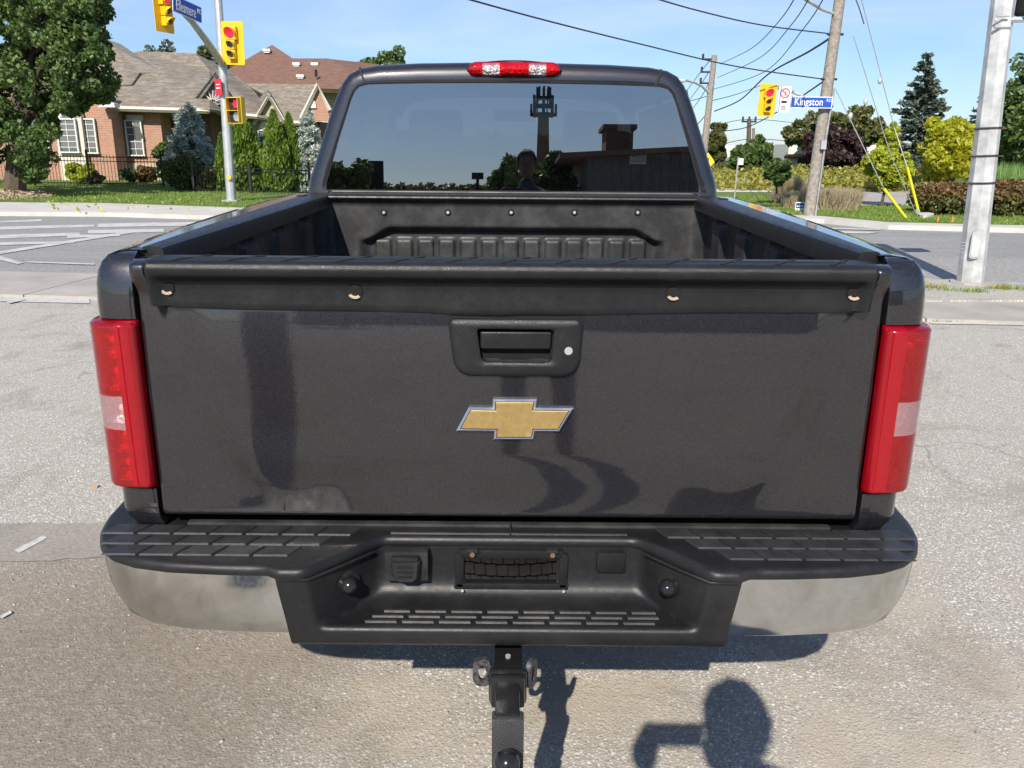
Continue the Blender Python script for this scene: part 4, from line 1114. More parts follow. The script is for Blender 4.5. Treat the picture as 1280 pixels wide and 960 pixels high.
# ---- left signal pole
YL = 23.6
A = P(290, 259, YL); A.z = .1; B = P(268, -70, YL)
lp_ = pole('signal_pole', 'grey metal signal pole on the left grass verge carrying an arm and a red light', 'pole', A, B, .135, .095, 'galvanized', 12)
bm = BM(); box(bm, (A.x, A.y, .13), (.42, .42, .05)); obj('base_plate', bm, 'galvanized', lp_)
p = P(287, 222, YL-.14); bm = BM(); disc(bm, p, (0, -1, 0), .06, .05, 12); obj('push_button', bm, 'signal_yellow', lp_)
c_ = P(276.5, 109, YL-.16); bm = BM(); prism(bm, rrect(.30, .42, .02), (0, 0, -.008)); mf = face_frame(c_-Vector((.08, 0, 0)), (.8, -.6, 0)); rs = mobj('small_sign', bm, 'sign_red', lp_, mf)
bm = BM(); box(bm, (0, -.02, .003), (.18, .03, .002)); box(bm, (0, .07, .003), (.16, .02, .002)); mobj('print', bm, 'sign_white', rs, mf)
# arm goes toward the road on the left
a0 = P(278, 78, YL); a1 = P(240, 27, 20.6); a2 = P(205, -9, 18.8)
bm = BM(); tube(bm, [a0+Vector((0, 0, -.05)), a0.lerp(a1, .5), a1, a2], [.10, .085, .07, .06], 10); obj('mast_arm', bm, 'galvanized', lp_, 40)
# street name sign: Ellesmere Rd
tl, bl, br_ = P(216.5, -3, 18.6), P(216.5, 13, 18.6), P(252, 28.5, 19.5)
c_ = (tl+br_)/2; rv = (br_-bl); rv = Vector((rv.x, rv.y, rv.z)); wdt = rv.length; hgt = .33
m_ = face_frame(P(234.5, 11.5, 18.75), rv, (0, 0, 1))
ss = thing('street_sign', 'blue street name sign reading Ellesmere Rd on the left signal arm', 'street sign', m_.translation)
bm = BM(); prism(bm, rrect(wdt, hgt, .03), (0, 0, -.01)); mobj('sign_border', bm, 'sign_white', ss, m_)
bm = BM(); prism(bm, rrect(wdt-.03, hgt-.03, .02), (0, 0, .004)); mobj('sign_panel', bm, 'sign_blue', ss, m_)
lettering('Ellesmere', .30, 'sign_white', ss, m_ @ Matrix.Translation((-.06*wdt, -.015, .008)), wdt*.58, .003)
lettering('RD', .13, 'sign_white', ss, m_ @ Matrix.Translation((.415*wdt, .05, .008)), .9, .003)
# side-on signal at the arm
m_ = face_frame(P(206.5, 13, 19.2), (.34, .94, 0)); m_ = m_ @ Matrix.Rotation(0, 4, 'Z')
sg1 = signal('yellow traffic light seen side on beside the Ellesmere sign, hoods pointing right', face_frame(P(204, 11, 19.2), (.35, .94, .0)), .88)
sg2 = signal('yellow traffic light facing the camera on the left pole, red lit', face_frame(P(291, 54, YL-.18), (1, -.12, -.03), (-.02, 0, 1)), 1.0)
bm = BM(); tube(bm, [P(281, 40, YL), P(291, 40, YL-.05)], .03, 6); tube(bm, [P(283, 68, YL), P(291, 68, YL-.05)], .03, 6); obj('bracket', bm, 'galvanized', lp_)
# pedestrian signal
m_ = face_frame(P(293.5, 138, YL-.2), (.96, -.25, 0)); pdn = thing('pedestrian_signal', 'two section pedestrian signal with red hand under the left traffic light', 'crossing signal', m_.translation)
bm = BM(); box(bm, (0, 0, -.1), (.42, .70, .22), bev=.02); mobj('signal_box', bm, 'signal_yellow', pdn, m_)
for yy, mt in ((.165, 'red_lamp'), (-.165, 'unlit_lamp')):
    bm = BM(); box(bm, (.02, yy, .012), (.34, .31, .01)); sc_ = mobj('screen', bm, 'signal_dark', pdn, m_)
    bm = BM(); 
    if yy > 0:
        box(bm, (.05, yy-.03, .02), (.12, .12, .006)); 
        for k in range(4): box(bm, (.005+k*.032, yy+.065, .02), (.022, .08, .006))
        box(bm, (-.03, yy-.01, .02), (.06, .03, .006), Matrix.Rotation(-.6, 3, 'Z'))
    else:
        prism(bm, [(.05+math.cos(a)*.10, yy+math.sin(a)*.12, .018) for a in np.linspace(0, 2*math.pi, 17)[:-1]], (0, 0, .004))
    mobj('symbol', bm, 'red_lamp' if yy > 0 else 'steel_wire', sc_, m_)
    bm = BM(); box(bm, (-.16, yy, .08), (.012, .31, .15)); box(bm, (.19, yy, .08), (.012, .31, .15)); box(bm, (.015, yy+.157, .08), (.36, .012, .15)); mobj('visor', bm, 'signal_yellow', sc_, m_)

# ---- wooden utility pole with arm, signal and Kingston sign
YM = 20.2
A = P(1011, 274, YM); A.z = .1; B = P(1058, -60, YM)
up_ = pole('utility_pole', 'leaning weathered wooden utility pole behind the blue Kingston sign', 'utility pole', A, B, .145, .115, 'weathered_pole', 14)
bm = BM(); tube(bm, [A+Vector((.10, -.15, 0)), P(1033, 170, YM-.17), P(1043, 110, YM-.16)], .022, 6); obj('cable_duct', bm, 'steel_wire', up_)
bm = BM(); box(bm, P(1029, 181, YM-.2), (.12, .1, .2)); obj('meter_box', bm, 'galvanized', up_)
for yy in (43, 99, 133):
    q = P(1012+ (274-yy)*.1407, yy, YM); bm = BM(); tube(bm, [q+Vector((-.2, -.02, 0)), q+Vector((.17, -.02, 0))], .03, 6); obj('pole_clamp', bm, 'dark_wire', up_)
bm = BM(); tube(bm, [P(1045, 18, YM), P(1028, 12, YM-.3), P(1005, -2, YM-.9), P(985, -12, YM-1.4)], .035, 8); obj('lamp_arm', bm, 'pale_galvanized', up_, 40)
bm = BM(); box(bm, P(978, -17, YM-1.6), (.7, .3, .14), bev=.05); obj('lamp_head', bm, 'galvanized', up_)
# signal arm
bm = BM(); tube(bm, [P(1040, 128, YM), P(1008, 122, YM-.1), P(998, 118, YM-.15), P(985, 112, YM-.2), P(962, 107.5, YM-.25)], .035, 8); obj('signal_arm', bm, 'pale_galvanized', up_, 40)
m_ = face_frame(P(1014.5, 128, YM-.25), (1, 0, -.006)); ks = thing('street_sign', 'blue street name sign reading Kingston Rd on the wooden pole', 'street sign', m_.translation)
bm = BM(); prism(bm, rrect(.965, .255, .02), (0, 0, -.01)); mobj('sign_border', bm, 'sign_white', ks, m_)
bm = BM(); prism(bm, rrect(.925, .215, .015), (0, 0, .004)); mobj('sign_panel', bm, 'sign_blue', ks, m_)
lettering('Kingston', .235, 'sign_white', ks, m_ @ Matrix.Translation((-.07, .004, .012)), .80, .0015)
lettering('RD', .10, 'sign_white', ks, m_ @ Matrix.Translation((.395, .045, .010)), .9, .0)
sg3 = signal('small yellow traffic light hanging from the wooden pole arm, red lit', face_frame(P(959, 125.5, YM-.3), (1, .05, -.03), (-.05, 0, 1)), .66, True, w_=.60)
m_ = face_frame(P(980.5, 124, YM-.28), (1, 0, -.03), (-.04, 0, 1)); ns = thing('no_turn_sign', 'white no turns sign with red ring beside the small traffic light', 'traffic sign', m_.translation)
bm = BM(); prism(bm, rrect(.28, .56, .015), (0, 0, -.008)); mobj('sign_panel', bm, 'sign_white', ns, m_)
bm = BM(); rr = [[(math.cos(a)*r, .13+math.sin(a)*r, .003) for r in (.085, .112)] for a in np.linspace(0, 2*math.pi, 29)]; grid(bm, rr); box(bm, (0, .13, .003), (.20, .02, .003), Matrix.Rotation(-.78, 3, 'Z')); mobj('red_ring', bm, 'sign_red', ns, m_)
bm = BM(); box(bm, (0, .11, .0015), (.018, .09, .002)); box(bm, (-.025, .155, .0015), (.06, .016, .002)); box(bm, (.03, .155, .0015), (.05, .016, .002)); box(bm, (.0, -.06, .002), (.13, .055, .002)); box(bm, (0, -.17, .002), (.10, .025, .002)); box(bm, (0, -.215, .002), (.12, .02, .002)); mobj('print', bm, 'sign_black', ns, m_)

# ---- second and third utility poles down the road
YS = 44
A = P(878, 208, YS); B = P(893, 69, YS)
u2 = pole('utility_pole', 'distant slim utility pole with a curved lamp arm right of the cab', 'utility pole', A, B, .2, .14, 'weathered_pole', 10)
bm = BM(); tube(bm, [P(888, 118, YS), P(878, 108, YS-.4), P(868, 103, YS-.8), P(858, 100.5, YS-1.2), P(850, 100, YS-1.5)], .06, 8); obj('lamp_arm', bm, 'pale_galvanized', u2, 40)
bm = BM(); box(bm, P(851, 101, YS-1.5), (.45, .3, .15), bev=.05); obj('lamp_head', bm, 'galvanized', u2)
for z in (74, 90, 104):
    q = P(891 - (z-74)*.1, z, YS); bm = BM(); tube(bm, [q+Vector((-.55, 0, 0)), q+Vector((.2, 0, 0))], .05, 6); tube(bm, [q+Vector((-.5, 0, 0)), q+Vector((-.5, 0, .25))], .06, 6); obj('insulator_arm', bm, 'dark_wire', u2)
ws = thing('warning_sign', 'yellow diamond warning sign at the foot of the distant lamp pole', 'traffic sign', P(884.5, 201, YS-.5))
bm = BM(); m_ = face_frame(P(884.5, 202, YS-.5), (1, 0, 0)); prism(bm, [Vector((0, -.45, 0)), Vector((.36, 0, 0)), Vector((0, .45, 0)), Vector((-.36, 0, 0))], (0, 0, -.02)); mobj('sign_panel', bm, 'warning_yellow', ws, m_)
bm = BM(); tube(bm, [P(884.5, 208, YS-.45), P(884.5, 196, YS-.45)], .03, 6); box(bm, P(884.8, 202, YS-.53), (.10, .01, .35)); obj('symbol', bm, 'sign_black', ws)
YT = 75
u3 = pole('utility_pole', 'far dark utility pole with a short crossarm above the green trees', 'utility pole', P(935, 205, YT), P(936.5, 149, YT), .22, .18, 'bark', 8)
bm = BM(); q = P(936.3, 152, YT); box(bm, q, (1.3, .15, .15)); 
for dx in (-.55, 0, .55): box(bm, q+Vector((dx, 0, .25)), (.14, .14, .35))
obj('crossarm', bm, 'dark_wire', u3)
u4 = pole('utility_pole', 'far pale thin pole right of the far dark utility pole', 'utility pole', P(941.5, 205, 85), P(942, 160, 85), .18, .15, 'grey_bark', 8)

# ---- heavy octagonal steel pole at right
YP = 9.95
A = P(1212, 356, YP); A.z = .03; B = P(1262, -70, YP)
rp_ = thing('steel_pole', 'thick eight sided galvanized steel pole with three straps on the near right kerb', 'pole', A)
bm = BM(); n_ = 10; tube(bm, [A.lerp(B, i/n_) for i in range(n_+1)], [lerp(.150, .118, i/n_) for i in range(n_+1)], 8, ph=math.pi/8); obj('shaft', bm, 'pale_galvanized', rp_, 20)
bm = BM(); disc(bm, (A.x, A.y, .03), (0, 0, 1), .24, .04, 8); disc(bm, (A.x, A.y, .0), (0, 0, 1), .36, .045, 16); obj('base_plate', bm, 'concrete', rp_)
for py in (149, 184, 219):
    f_ = (356-py)/426; q = A.lerp(B, f_); rr_ = lerp(.150, .118, f_)+.006
    bm = BM(); ax_ = (B-A).normalized()
    tube(bm, [q-ax_*.012, q+ax_*.012], [rr_, rr_], 8, False, ph=math.pi/8); solidify(bm, .004); obj('strap', bm, 'dark_wire', rp_)
    bm = BM(); tube(bm, [q+Vector((-rr_-.06, -.05, 0)), q+Vector((rr_+.05, -.05, 0))], .006, 6); obj('strap_bolt', bm, 'rust_steel', rp_)
q = P(1219.5, 306, YP-.150); u_ = (B-A).normalized()
bm = BM(); mfr = face_frame(q, Vector((1, -.22, 0)), u_); prism(bm, rrect(.115, .33, .055, 6), (0, 0, .014)); hc = mobj('handhole_rim', bm, 'galvanized', rp_, mfr, 30)
bm = BM(); prism(bm, [v_*1 for v_ in rrect(.085, .29, .04, 6)], (0, 0, .020)); mobj('handhole_cover', bm, 'pale_galvanized', hc, mfr, 30)
for k in range(4):
    q = P(1205.5-.6*k, 303+k*4, YP-.150); bm = BM(); box(bm, q, (.075, .01, .006)); obj('weld_bead', bm, 'galvanized', rp_)
q = P(1268, 8, YP-.1); bm = BM(); box(bm, q+Vector((.28, 0, .05)), (.42, .25, .28), bev=.03); obj('equipment_box', bm, 'matte_black', rp_)
bm = BM(); tube(bm, [P(1243, 26, YP-.05), P(1300, 24, YP-.15)], .03, 6); tube(bm, [P(1243, 34, YP-.12), P(1264, 34, YP-.12)], .015, 6); tube(bm, [P(1246, 20, YP-.16), P(1262, 20, YP-.16)], .010, 6); obj('bracket', bm, 'galvanized', rp_)

# ---- guy wires with yellow guards
for nm, a, b, g0, lab in (('a', (1133, 279), (1063, 150), (1105, 236), 'slanting yellow plastic guy wire guard left, on the lawn before the parking bay'),
                     ('b', (1149, 272), (1118, 160), (1134, 209), 'upright yellow plastic guy wire guard beside the reddish hedge')):
    g_ = thing('guy_wire', lab, 'guy wire', P(a[0], a[1], 19.2 if nm == 'a' else 20.4))
    yy = 19.2 if nm == 'a' else 20.4
    p0_ = P(a[0], a[1], yy); p0_.z = .1; p1_ = P(g0[0], g0[1], yy+.1); p2_ = P(b[0], b[1], yy+.3)
    bm = BM(); tube(bm, [p0_, p1_], .034, 8); obj('guard', bm, 'guard_yellow', g_, 40)
    top = P(1045 if nm == 'a' else 1072, 112 if nm == 'a' else -20, YM)
    bm = BM(); tube(bm, [p0_+Vector((.02, 0, 0)), p1_, p2_, top], .010, 5); obj('wire', bm, 'steel_wire', g_)
    if nm == 'b':
        bm = BM(); tube(bm, [P(1149, 277, yy), P(1112, 190, yy), P(1067, 45, YM)], .010, 5); obj('wire', bm, 'steel_wire', g_)
        bm = BM(); tube(bm, [P(1149, 278, yy), P(1146, 262, yy)], .05, 8); obj('anchor', bm, 'galvanized', g_)
    for px_, py_ in (((1063, 145),) if nm == 'a' else ((1082, 127), (1100, 101))):
        bm = BM(); bmesh.ops.create_uvsphere(bm, u_segments=10, v_segments=6, radius=.05, matrix=Matrix.Translation(P(px_, py_, yy+.4))@Matrix.Diagonal((1, 1, 1.6, 1))); obj('insulator', bm, 'pale_galvanized', g_, 60)

# ---- small signs
ls = thing('lawn_sign', 'small navy and white lawn sign on the grass left of the wooden pole base', 'lawn sign', G(1001, 268, .1))
m_ = face_frame(P(1001, 258.5, 21.6), (1, .1, 0)); bm = BM(); prism(bm, rrect(.30, .24, .005), (0, 0, -.01)); mobj('sign_panel', bm, 'sign_white', ls, m_)
bm = BM(); box(bm, (0, .03, .003), (.27, .13, .003)); mobj('print', bm, 'sign_navy', ls, m_)
bm = BM(); 
for k, w__ in enumerate((.05, .03, .045, .03, .04)): box(bm, (-.1+k*.048, .015, .006), (w__*.7, .04, .002))
box(bm, (-.02, -.075, .003), (.15, .03, .002)); mobj('lettering', bm, 'sign_white', ls, m_)
bm = BM(); 
for dx in (-.1, .1): tube(bm, [m_ @ Vector((dx, -.12, 0)), m_ @ Vector((dx, -.30, 0))], .006, 5)
obj('stake', bm, 'steel_wire', ls)
bs = thing('stop_sign_post', 'small white sign on a thin post on the lawn right of the cab', 'sign post', P(919, 246, 26))
bm = BM(); box(bm, P(925.5, 202, 26), (.18, .02, .19)); obj('sign_panel', bm, 'sign_white', bs); bm = BM(); tube(bm, [P(918, 249, 26), P(923, 196, 26)], .022, 6); obj('post', bm, 'galvanized', bs)
bs = thing('marker_post', 'thin grey marker post behind the small white sign', 'post', P(929, 236, 34)); bm = BM(); tube(bm, [P(929.5, 236, 34), P(931.5, 218, 34)], .03, 6); obj('post', bm, 'galvanized', bs)
# cable pad and markers
bm = BM(); rr = [G(1157+math.cos(a)*10, 271+math.sin(a)*2, .12) for a in np.linspace(0, 2*math.pi, 14)[:-1]]; prism(bm, rr, (0, 0, .07)); tag(obj('stone_slab', bm, 'pale_concrete'), 'flat pale stone slab in the grass beside the guy wire anchor', 'stone')
for px in (1172, 1190):
    q = G(px, 278, .1); bm = BM(); tube(bm, [q, q+Vector((0, 0, .13))], [.035, .012], 6); tag(obj('marker_flag', bm, 'orange_plastic'), 'small orange marker in the grass, %s one' % ('left' if px < 1180 else 'right, near the steel pole'), 'marker', 'orange markers in the grass')

# ---- overhead wires
def wire(pts, label, r=.012, group='overhead wires', sag=0.):
    P3 = [P(*p) if not isinstance(p, Vector) else p for p in pts]
    # smooth through the points
    out = []
    if len(P3) == 2 or sag:
        a, b = P3[0], P3[-1]
        out = [a.lerp(b, i/20)-Vector((0, 0, sag*4*(i/20)*(1-i/20))) for i in range(21)]
    else:
        for i in range(len(P3)-1):
            p_, q_, r_, s_ = P3[max(0, i-1)], P3[i], P3[i+1], P3[min(len(P3)-1, i+2)]
            for k in range(8):
                t = k/8; out.append(.5*((2*q_)+(r_-p_)*t+(2*p_-5*q_+4*r_-s_)*t*t+(3*q_-p_-3*r_+s_)*t**3))
        out.append(P3[-1])
    bm = BM(); tube(bm, out, r, 5); tag(obj('overhead_wire', bm, 'dark_wire'), label, 'wire', group)
wire([(540, -14, 12), (640, 13, 14), (760, 37, 16.5), (880, 55, 18.5), (1035, 43 if False else 42, YM)][:0]+[(560, -8, 12), (680, 25, 14.5), (800, 55, 17), (920, 83, 19), (1037, 100, YM)], 'thick black cable crossing the sky from above the cab to the wooden pole', .014)
wire([(770, -18, 13), (860, 10, 16), (950, 31, 18.5), (1036, 42, YM)], 'upper black cable reaching the wooden pole near the top', .014)
wire([(1040, 46, YM), (1010, 65, 24), (960, 93, 32), (925, 125, 40), (893, 139, YS)], 'heavy black cable between the wooden pole and the distant lamp pole', .028)
wire([(1036, 97, YM), (1010, 115, 25), (975, 138, 32), (930, 160, 40), (886, 165, YS)], 'lower black cable between the wooden pole and the distant lamp pole', .022)
wire([(1000, -14, 17), (975, 25, 24), (940, 60, 33), (900, 80, YS)], 'fine wire dropping to the top of the distant lamp pole, leftmost', .014)
wire([(1018, -14, 17), (990, 30, 24), (950, 72, 33), (897, 97, YS)], 'fine wire dropping to the distant lamp pole, middle', .014)
wire([(1035, -12, 17), (1005, 35, 24), (955, 90, 33), (890, 112, YS)], 'fine wire dropping to the distant lamp pole, rightmost', .014)
wire([(887, 76, YS), (872, 95, 50), (855, 118, 58)], 'short wire left of the distant lamp pole, upper', .02)
wire([(886, 90, YS), (873, 110, 50), (858, 130, 58)], 'short wire left of the distant lamp pole, middle', .02)
wire([(886, 104, YS), (876, 122, 50), (862, 141, 58)], 'short wire left of the distant lamp pole, lower', .02)
wire([(889, 126, YS), (920, 118, 50), (950, 107, 58)], 'sagging wire behind the small traffic light', .02)
wire([(860, 127, 50), (878, 122, 47), (890, 118, YS)], 'short wire meeting the lamp arm of the distant pole', .02)
wire([(887, 138, YS), (875, 152, 50), (864, 163, 56)], 'dark wire running down left from the distant pole', .025)
wire([(880, 186, 70), (936, 174, YT), (1000, 177, 78), (1060, 178, 84)], 'level wire behind the trees, lower', .03)
wire([(890, 158, 72), (936, 149, YT), (1000, 154, 78), (1050, 157, 84)], 'level wire behind the trees, upper', .025)
wire([(1060, -20, YM), (1072, 5, 19), (1080, 30, 18.5)], 'short pale service wire right of the wooden pole top', .012)

# ================================================================== HOUSES
shingle('grey_shingle', (.15, .135, .115), (.21, .19, .16), (.28, .25, .21))
def ptp(lst, y): return [P(a, b, y) for a, b in lst]
def wall(parent, pts, mat, depth=.3, name='wall'):
    bm = BM(); prism(bm, pts, (0, depth, 0)); return obj(name, bm, mat, parent)
def win(parent, x0, y0, x1, y1, y, cols=2, rows=5, wd=None, curtain=True):
    """picture rectangle on an upright plane: frame, panes, glazing bars"""
    a, b = P(x0, y1, y), P(x1, y0, y); w_ = b.x-a.x; h_ = b.z-a.z; cx_, cz_ = (a.x+b.x)/2, (a.z+b.z)/2; f_ = .055
    bm = BM(); box(bm, (cx_, y-.02, b.z-f_/2), (w_, .10, f_)); box(bm, (cx_, y-.02, a.z+f_/2), (w_+.06, .14, f_))
    for sx_ in (-1, 1): box(bm, (cx_+sx_*(w_/2-f_/2), y-.02, cz_), (f_, .096, h_-2*f_))
    fr = obj('window', bm, 'white_trim', parent)
    bm = BM(); box(bm, (cx_, y+.02, cz_), (w_-f_, .02, h_-f_)); obj('pane', bm, 'house_glass', fr)
    bm = BM(); box(bm, (cx_, y+.06, cz_), (w_, .02, h_)); obj('curtain', bm, 'curtain_grey', fr)
    for i in range(1, cols): 
        bm = BM(); box(bm, (a.x+w_*i/cols, y-.005, cz_), (.026, .03, h_-2*f_)); obj('glazing_bar', bm, 'white_trim', fr)
    for i in range(1, rows):
        bm = BM(); box(bm, (cx_, y-.006, a.z+h_*i/rows), (w_-2*f_, .03, .026)); obj('glazing_bar', bm, 'white_trim', fr)
    return fr
def slab(parent, pts, mat, th=.12, name='roof'):
    bm = BM(); q = [Vector(p) for p in pts]; n_ = (q[1]-q[0]).cross(q[2]-q[0]).normalized()
    if n_.z < 0: n_ = -n_
    prism(bm, q, -n_*th); return obj(name, bm, mat, parent)
hs = thing('brick_house', 'red brick bungalow with a broad taupe shingled hip roof behind the left iron fence', 'house', P(200, 215, 40))
zg = .1
def down(pts):   # extend a wall's lower edge to the ground
    return [Vector((p.x, p.y, zg)) if i in (0, 1) else p for i, p in enumerate(pts)]
def wallq(x0, x1, ytop, y, mat, parent, dep=.3, slant=0):
    a, b = P(x0, ytop, y), P(x1, ytop, y); zt = max(a.z, b.z)
    bm = BM(); prism(bm, [(a.x, y, zg), (b.x, y, zg), (b.x, y, zt), (a.x, y, zt)], (0, dep, 0)); return obj('wall', bm, mat, parent)
# left wing with bay
w1 = wallq(-60, 136, 124, 38.2, 'red_brick', hs, 6)
bm = BM(); a, b, c3 = P(-60, 124, 38.2), P(136, 124, 38.2), P(38, 60, 38.2); prism(bm, [a, b, c3], (0, .3, 0)); obj('gable', bm, 'red_brick', hs)
wallq(66, 100, 138, 37.9, 'cream_trim', hs, .4)
win(hs, 41, 146, 57, 190, 38.1, 2, 6); win(hs, 75, 148, 94, 191, 37.8, 2, 6); win(hs, 101.5, 148, 118, 192, 38.1, 2, 6)
bm = BM(); rr = [P(85+math.cos(a_)*11, 146-math.sin(a_)*10, 37.85) for a_ in np.linspace(0, math.pi, 11)]; prism(bm, rr, (0, .04, 0)); obj('fan_window', bm, 'white_trim', hs)
bm = BM(); rr = [P(85+math.cos(a_)*9, 145-math.sin(a_)*8, 37.8) for a_ in np.linspace(0, math.pi, 11)]; prism(bm, rr, (0, .03, 0)); obj('pane', bm, 'house_glass', hs)
slab(hs, [P(-80, 131, 37.8), P(38, 50, 37.8), P(44, 50, 44), P(-60, 128, 44)], 'taupe_shingle'); slab(hs, [P(38, 50, 37.8), P(140, 130, 37.8), P(150, 120, 42), P(60, 55, 44)], 'taupe_shingle')
bm = BM(); tube(bm, [P(-80, 132, 37.7), P(38, 52, 37.7), P(141, 132, 37.7)], .10, 4); obj('gutter', bm, 'cream_trim', hs)
bm = BM(); prism(bm, [P(122, 134, 37.6), P(144, 134, 37.6), P(142, 129, 37.6), P(128, 126, 37.6)], (0, .5, 0)); obj('soffit', bm, 'white_trim', hs)
# main recessed wall
wallq(136, 152, 134, 40.6, 'dark_brick', hs, 1); wallq(152, 199, 135, 39.4, 'red_brick', hs, 4); wallq(199, 262, 136, 40.8, 'dark_brick', hs, 3)  # recess walls: brick darkened in colour to give their shade
win(hs, 160.5, 150, 176.5, 195, 39.3, 2, 5)
bm = BM(); a, b = P(158, 150, 39.3), P(178, 144, 39.3); box(bm, ((a.x+b.x)/2, 39.36, (a.z+b.z)/2), (b.x-a.x, .14, b.z-a.z)); obj('lintel', bm, 'cream_trim', hs)
bm = BM(); a, b = P(152, 236, 39.3), P(199, 205, 39.3); box(bm, ((a.x+b.x)/2, 39.38, (a.z+b.z)/2), (b.x-a.x, .12, b.z-a.z)); obj('plinth', bm, 'cream_stone', hs)
bm = BM(); tube(bm, [P(148, 134, 38.6), P(147, 139, 38.8), P(140, 143, 39.2), P(142, 165, 39.3), P(146, 215, 39.3)], .06, 8); obj('downspout', bm, 'white_trim', hs, 40)
bm = BM(); box(bm, P(209, 178, 40.6), (1.0, .12, 2.1)); obj('door', bm, 'dark_brick', hs)
# stone part, its shade painted in as grey, with little gable
wallq(250, 300, 140, 43, 'siding_shade_grey', hs, 3); wallq(296, 345, 146, 43.2, 'cream_stone', hs, 3); wallq(345, 400, 152, 44.5, 'dark_brick', hs, 3)
a, b = P(257, 180, 42.9), P(302, 215, 42.9)
win(hs, 268, 160, 282, 200, 42.9, 1, 2); win(hs, 324.5, 162, 336, 195, 43.1, 2, 4)
bm = BM(); rr = [P(330.5+math.cos(a_)*6.5, 161-math.sin(a_)*10, 43.05) for a_ in np.linspace(0, math.pi, 9)]; prism(bm, rr, (0, .05, 0)); obj('fan_window', bm, 'white_trim', hs)
bm = BM(); box(bm, P(224, 220, 41.5), (.2, .2, 1.9)); obj('porch_post', bm, 'white_trim', hs)
for x0 in (228, 268):
    bm = BM(); a, b = P(x0, 232, 41), P(x0+38, 212, 41); box(bm, ((a.x+b.x)/2, 41, (a.z+b.z)/2), (b.x-a.x, .3, b.z-a.z)); obj('porch_wall', bm, 'cream_stone', hs)
# roofs: front slope, hips, ridge
YE, YR = 39.0, 46.0
slab(hs, [P(140, 133.5, YE-.2), P(262, 136.5, YE-.2), P(300, 142, 42), P(262, 88, 45), P(244, 66.5, YR), P(172, 64, YR), P(135, 80, 44)], 'taupe_shingle')
slab(hs, [P(129, 48, 45.4), P(151, 55, 46.3), P(204, 91, 43.2), P(175, 90.5, 42.7), P(148, 62, 44.4)], 'grey_shingle')
slab(hs, [P(60, 120, 40.5), P(129, 48, 45.4), P(148, 62, 44.4), P(175, 90.5, 42.6), P(165, 105, 41.2)], 'taupe_shingle')
slab(hs, [P(244, 66.5, YR), P(262, 88, 45.2), P(300, 143, 42), P(345, 150, 43), P(318, 114, 46), P(290, 90, 47.5)], 'taupe_shingle')
bm = BM(); tube(bm, [P(140, 135.5, YE-.3), P(225, 138, YE-.3), P(262, 139, YE-.1)], .11, 4); obj('gutter', bm, 'cream_trim', hs)
bm = BM(); tube(bm, [P(256, 139, 41.8), P(300, 144, 41.8), P(322, 146, 41.9)], .11, 4); obj('gutter', bm, 'cream_trim', hs)
# blue-grey gable over the entrance
bm = BM(); prism(bm, ptp([(245, 128), (268, 96), (290, 124), (266, 134)], 40.3), (0, .3, 0)); obj('gable', bm, 'siding_shade_grey', hs)
bm = BM(); tube(bm, ptp([(243, 130), (269, 94), (300, 138)], 40.1), .13, 4); obj('bargeboard', bm, 'sign_black', hs)
bm = BM()
for k in range(7):
    a_ = math.pi*(.12+.76*k/6); tube(bm, [P(266+math.cos(a_)*4, 128-math.sin(a_)*4, 40.2), P(266+math.cos(a_)*14, 128-math.sin(a_)*15, 40.2)], .03, 4)
obj('sunburst', bm, 'cream_trim', hs)
slab(hs, [P(243, 129, 40.0), P(269, 93, 40.0), P(272, 96, 45), P(246, 128, 44)], 'taupe_shingle'); slab(hs, [P(269, 93, 40.0), P(301, 139, 40.0), P(304, 141, 44), P(272, 96, 45)], 'brown_shingle')
# stone gable with arched window
bm = BM(); prism(bm, ptp([(318, 152), (336, 120), (354, 152)], 43.0), (0, .3, 0)); obj('gable', bm, 'cream_stone', hs)
bm = BM(); tube(bm, ptp([(316, 155), (336.5, 119), (357, 156)], 42.8), .11, 4); obj('bargeboard', bm, 'cream_trim', hs)
slab(hs, [P(304, 104, 47), P(397, 105.5, 46.5), P(374, 152, 43.4), P(352, 152, 43.4), P(338, 125, 43), P(330, 118, 46)], 'taupe_shingle')
slab(hs, [P(314, 155, 42.7), P(336, 118, 42.7), P(334, 112, 46), P(308, 140, 46)], 'taupe_shingle'); slab(hs, [P(336, 118, 42.7), P(358, 156, 42.7), P(352, 140, 46), P(334, 112, 46)], 'taupe_shingle')
bm = BM(); tube(bm, ptp([(345, 153), (376, 154)], 43.3), .11, 4); obj('gutter', bm, 'cream_trim', hs)
bm = BM(); prism(bm, ptp([(376, 152), (397, 108), (414, 150)], 44.0), (0, .3, 0)); obj('gable', bm, 'red_brick', hs)
bm = BM(); tube(bm, ptp([(373, 155), (397, 106), (412, 138)], 43.8), .12, 4); obj('bargeboard', bm, 'cream_trim', hs)
bm = BM(); rr = [P(391+math.cos(a_)*4, 135-math.sin(a_)*10, 43.9) for a_ in np.linspace(0, math.pi, 9)]; prism(bm, rr, (0, .05, 0)); obj('fan_window', bm, 'white_trim', hs)
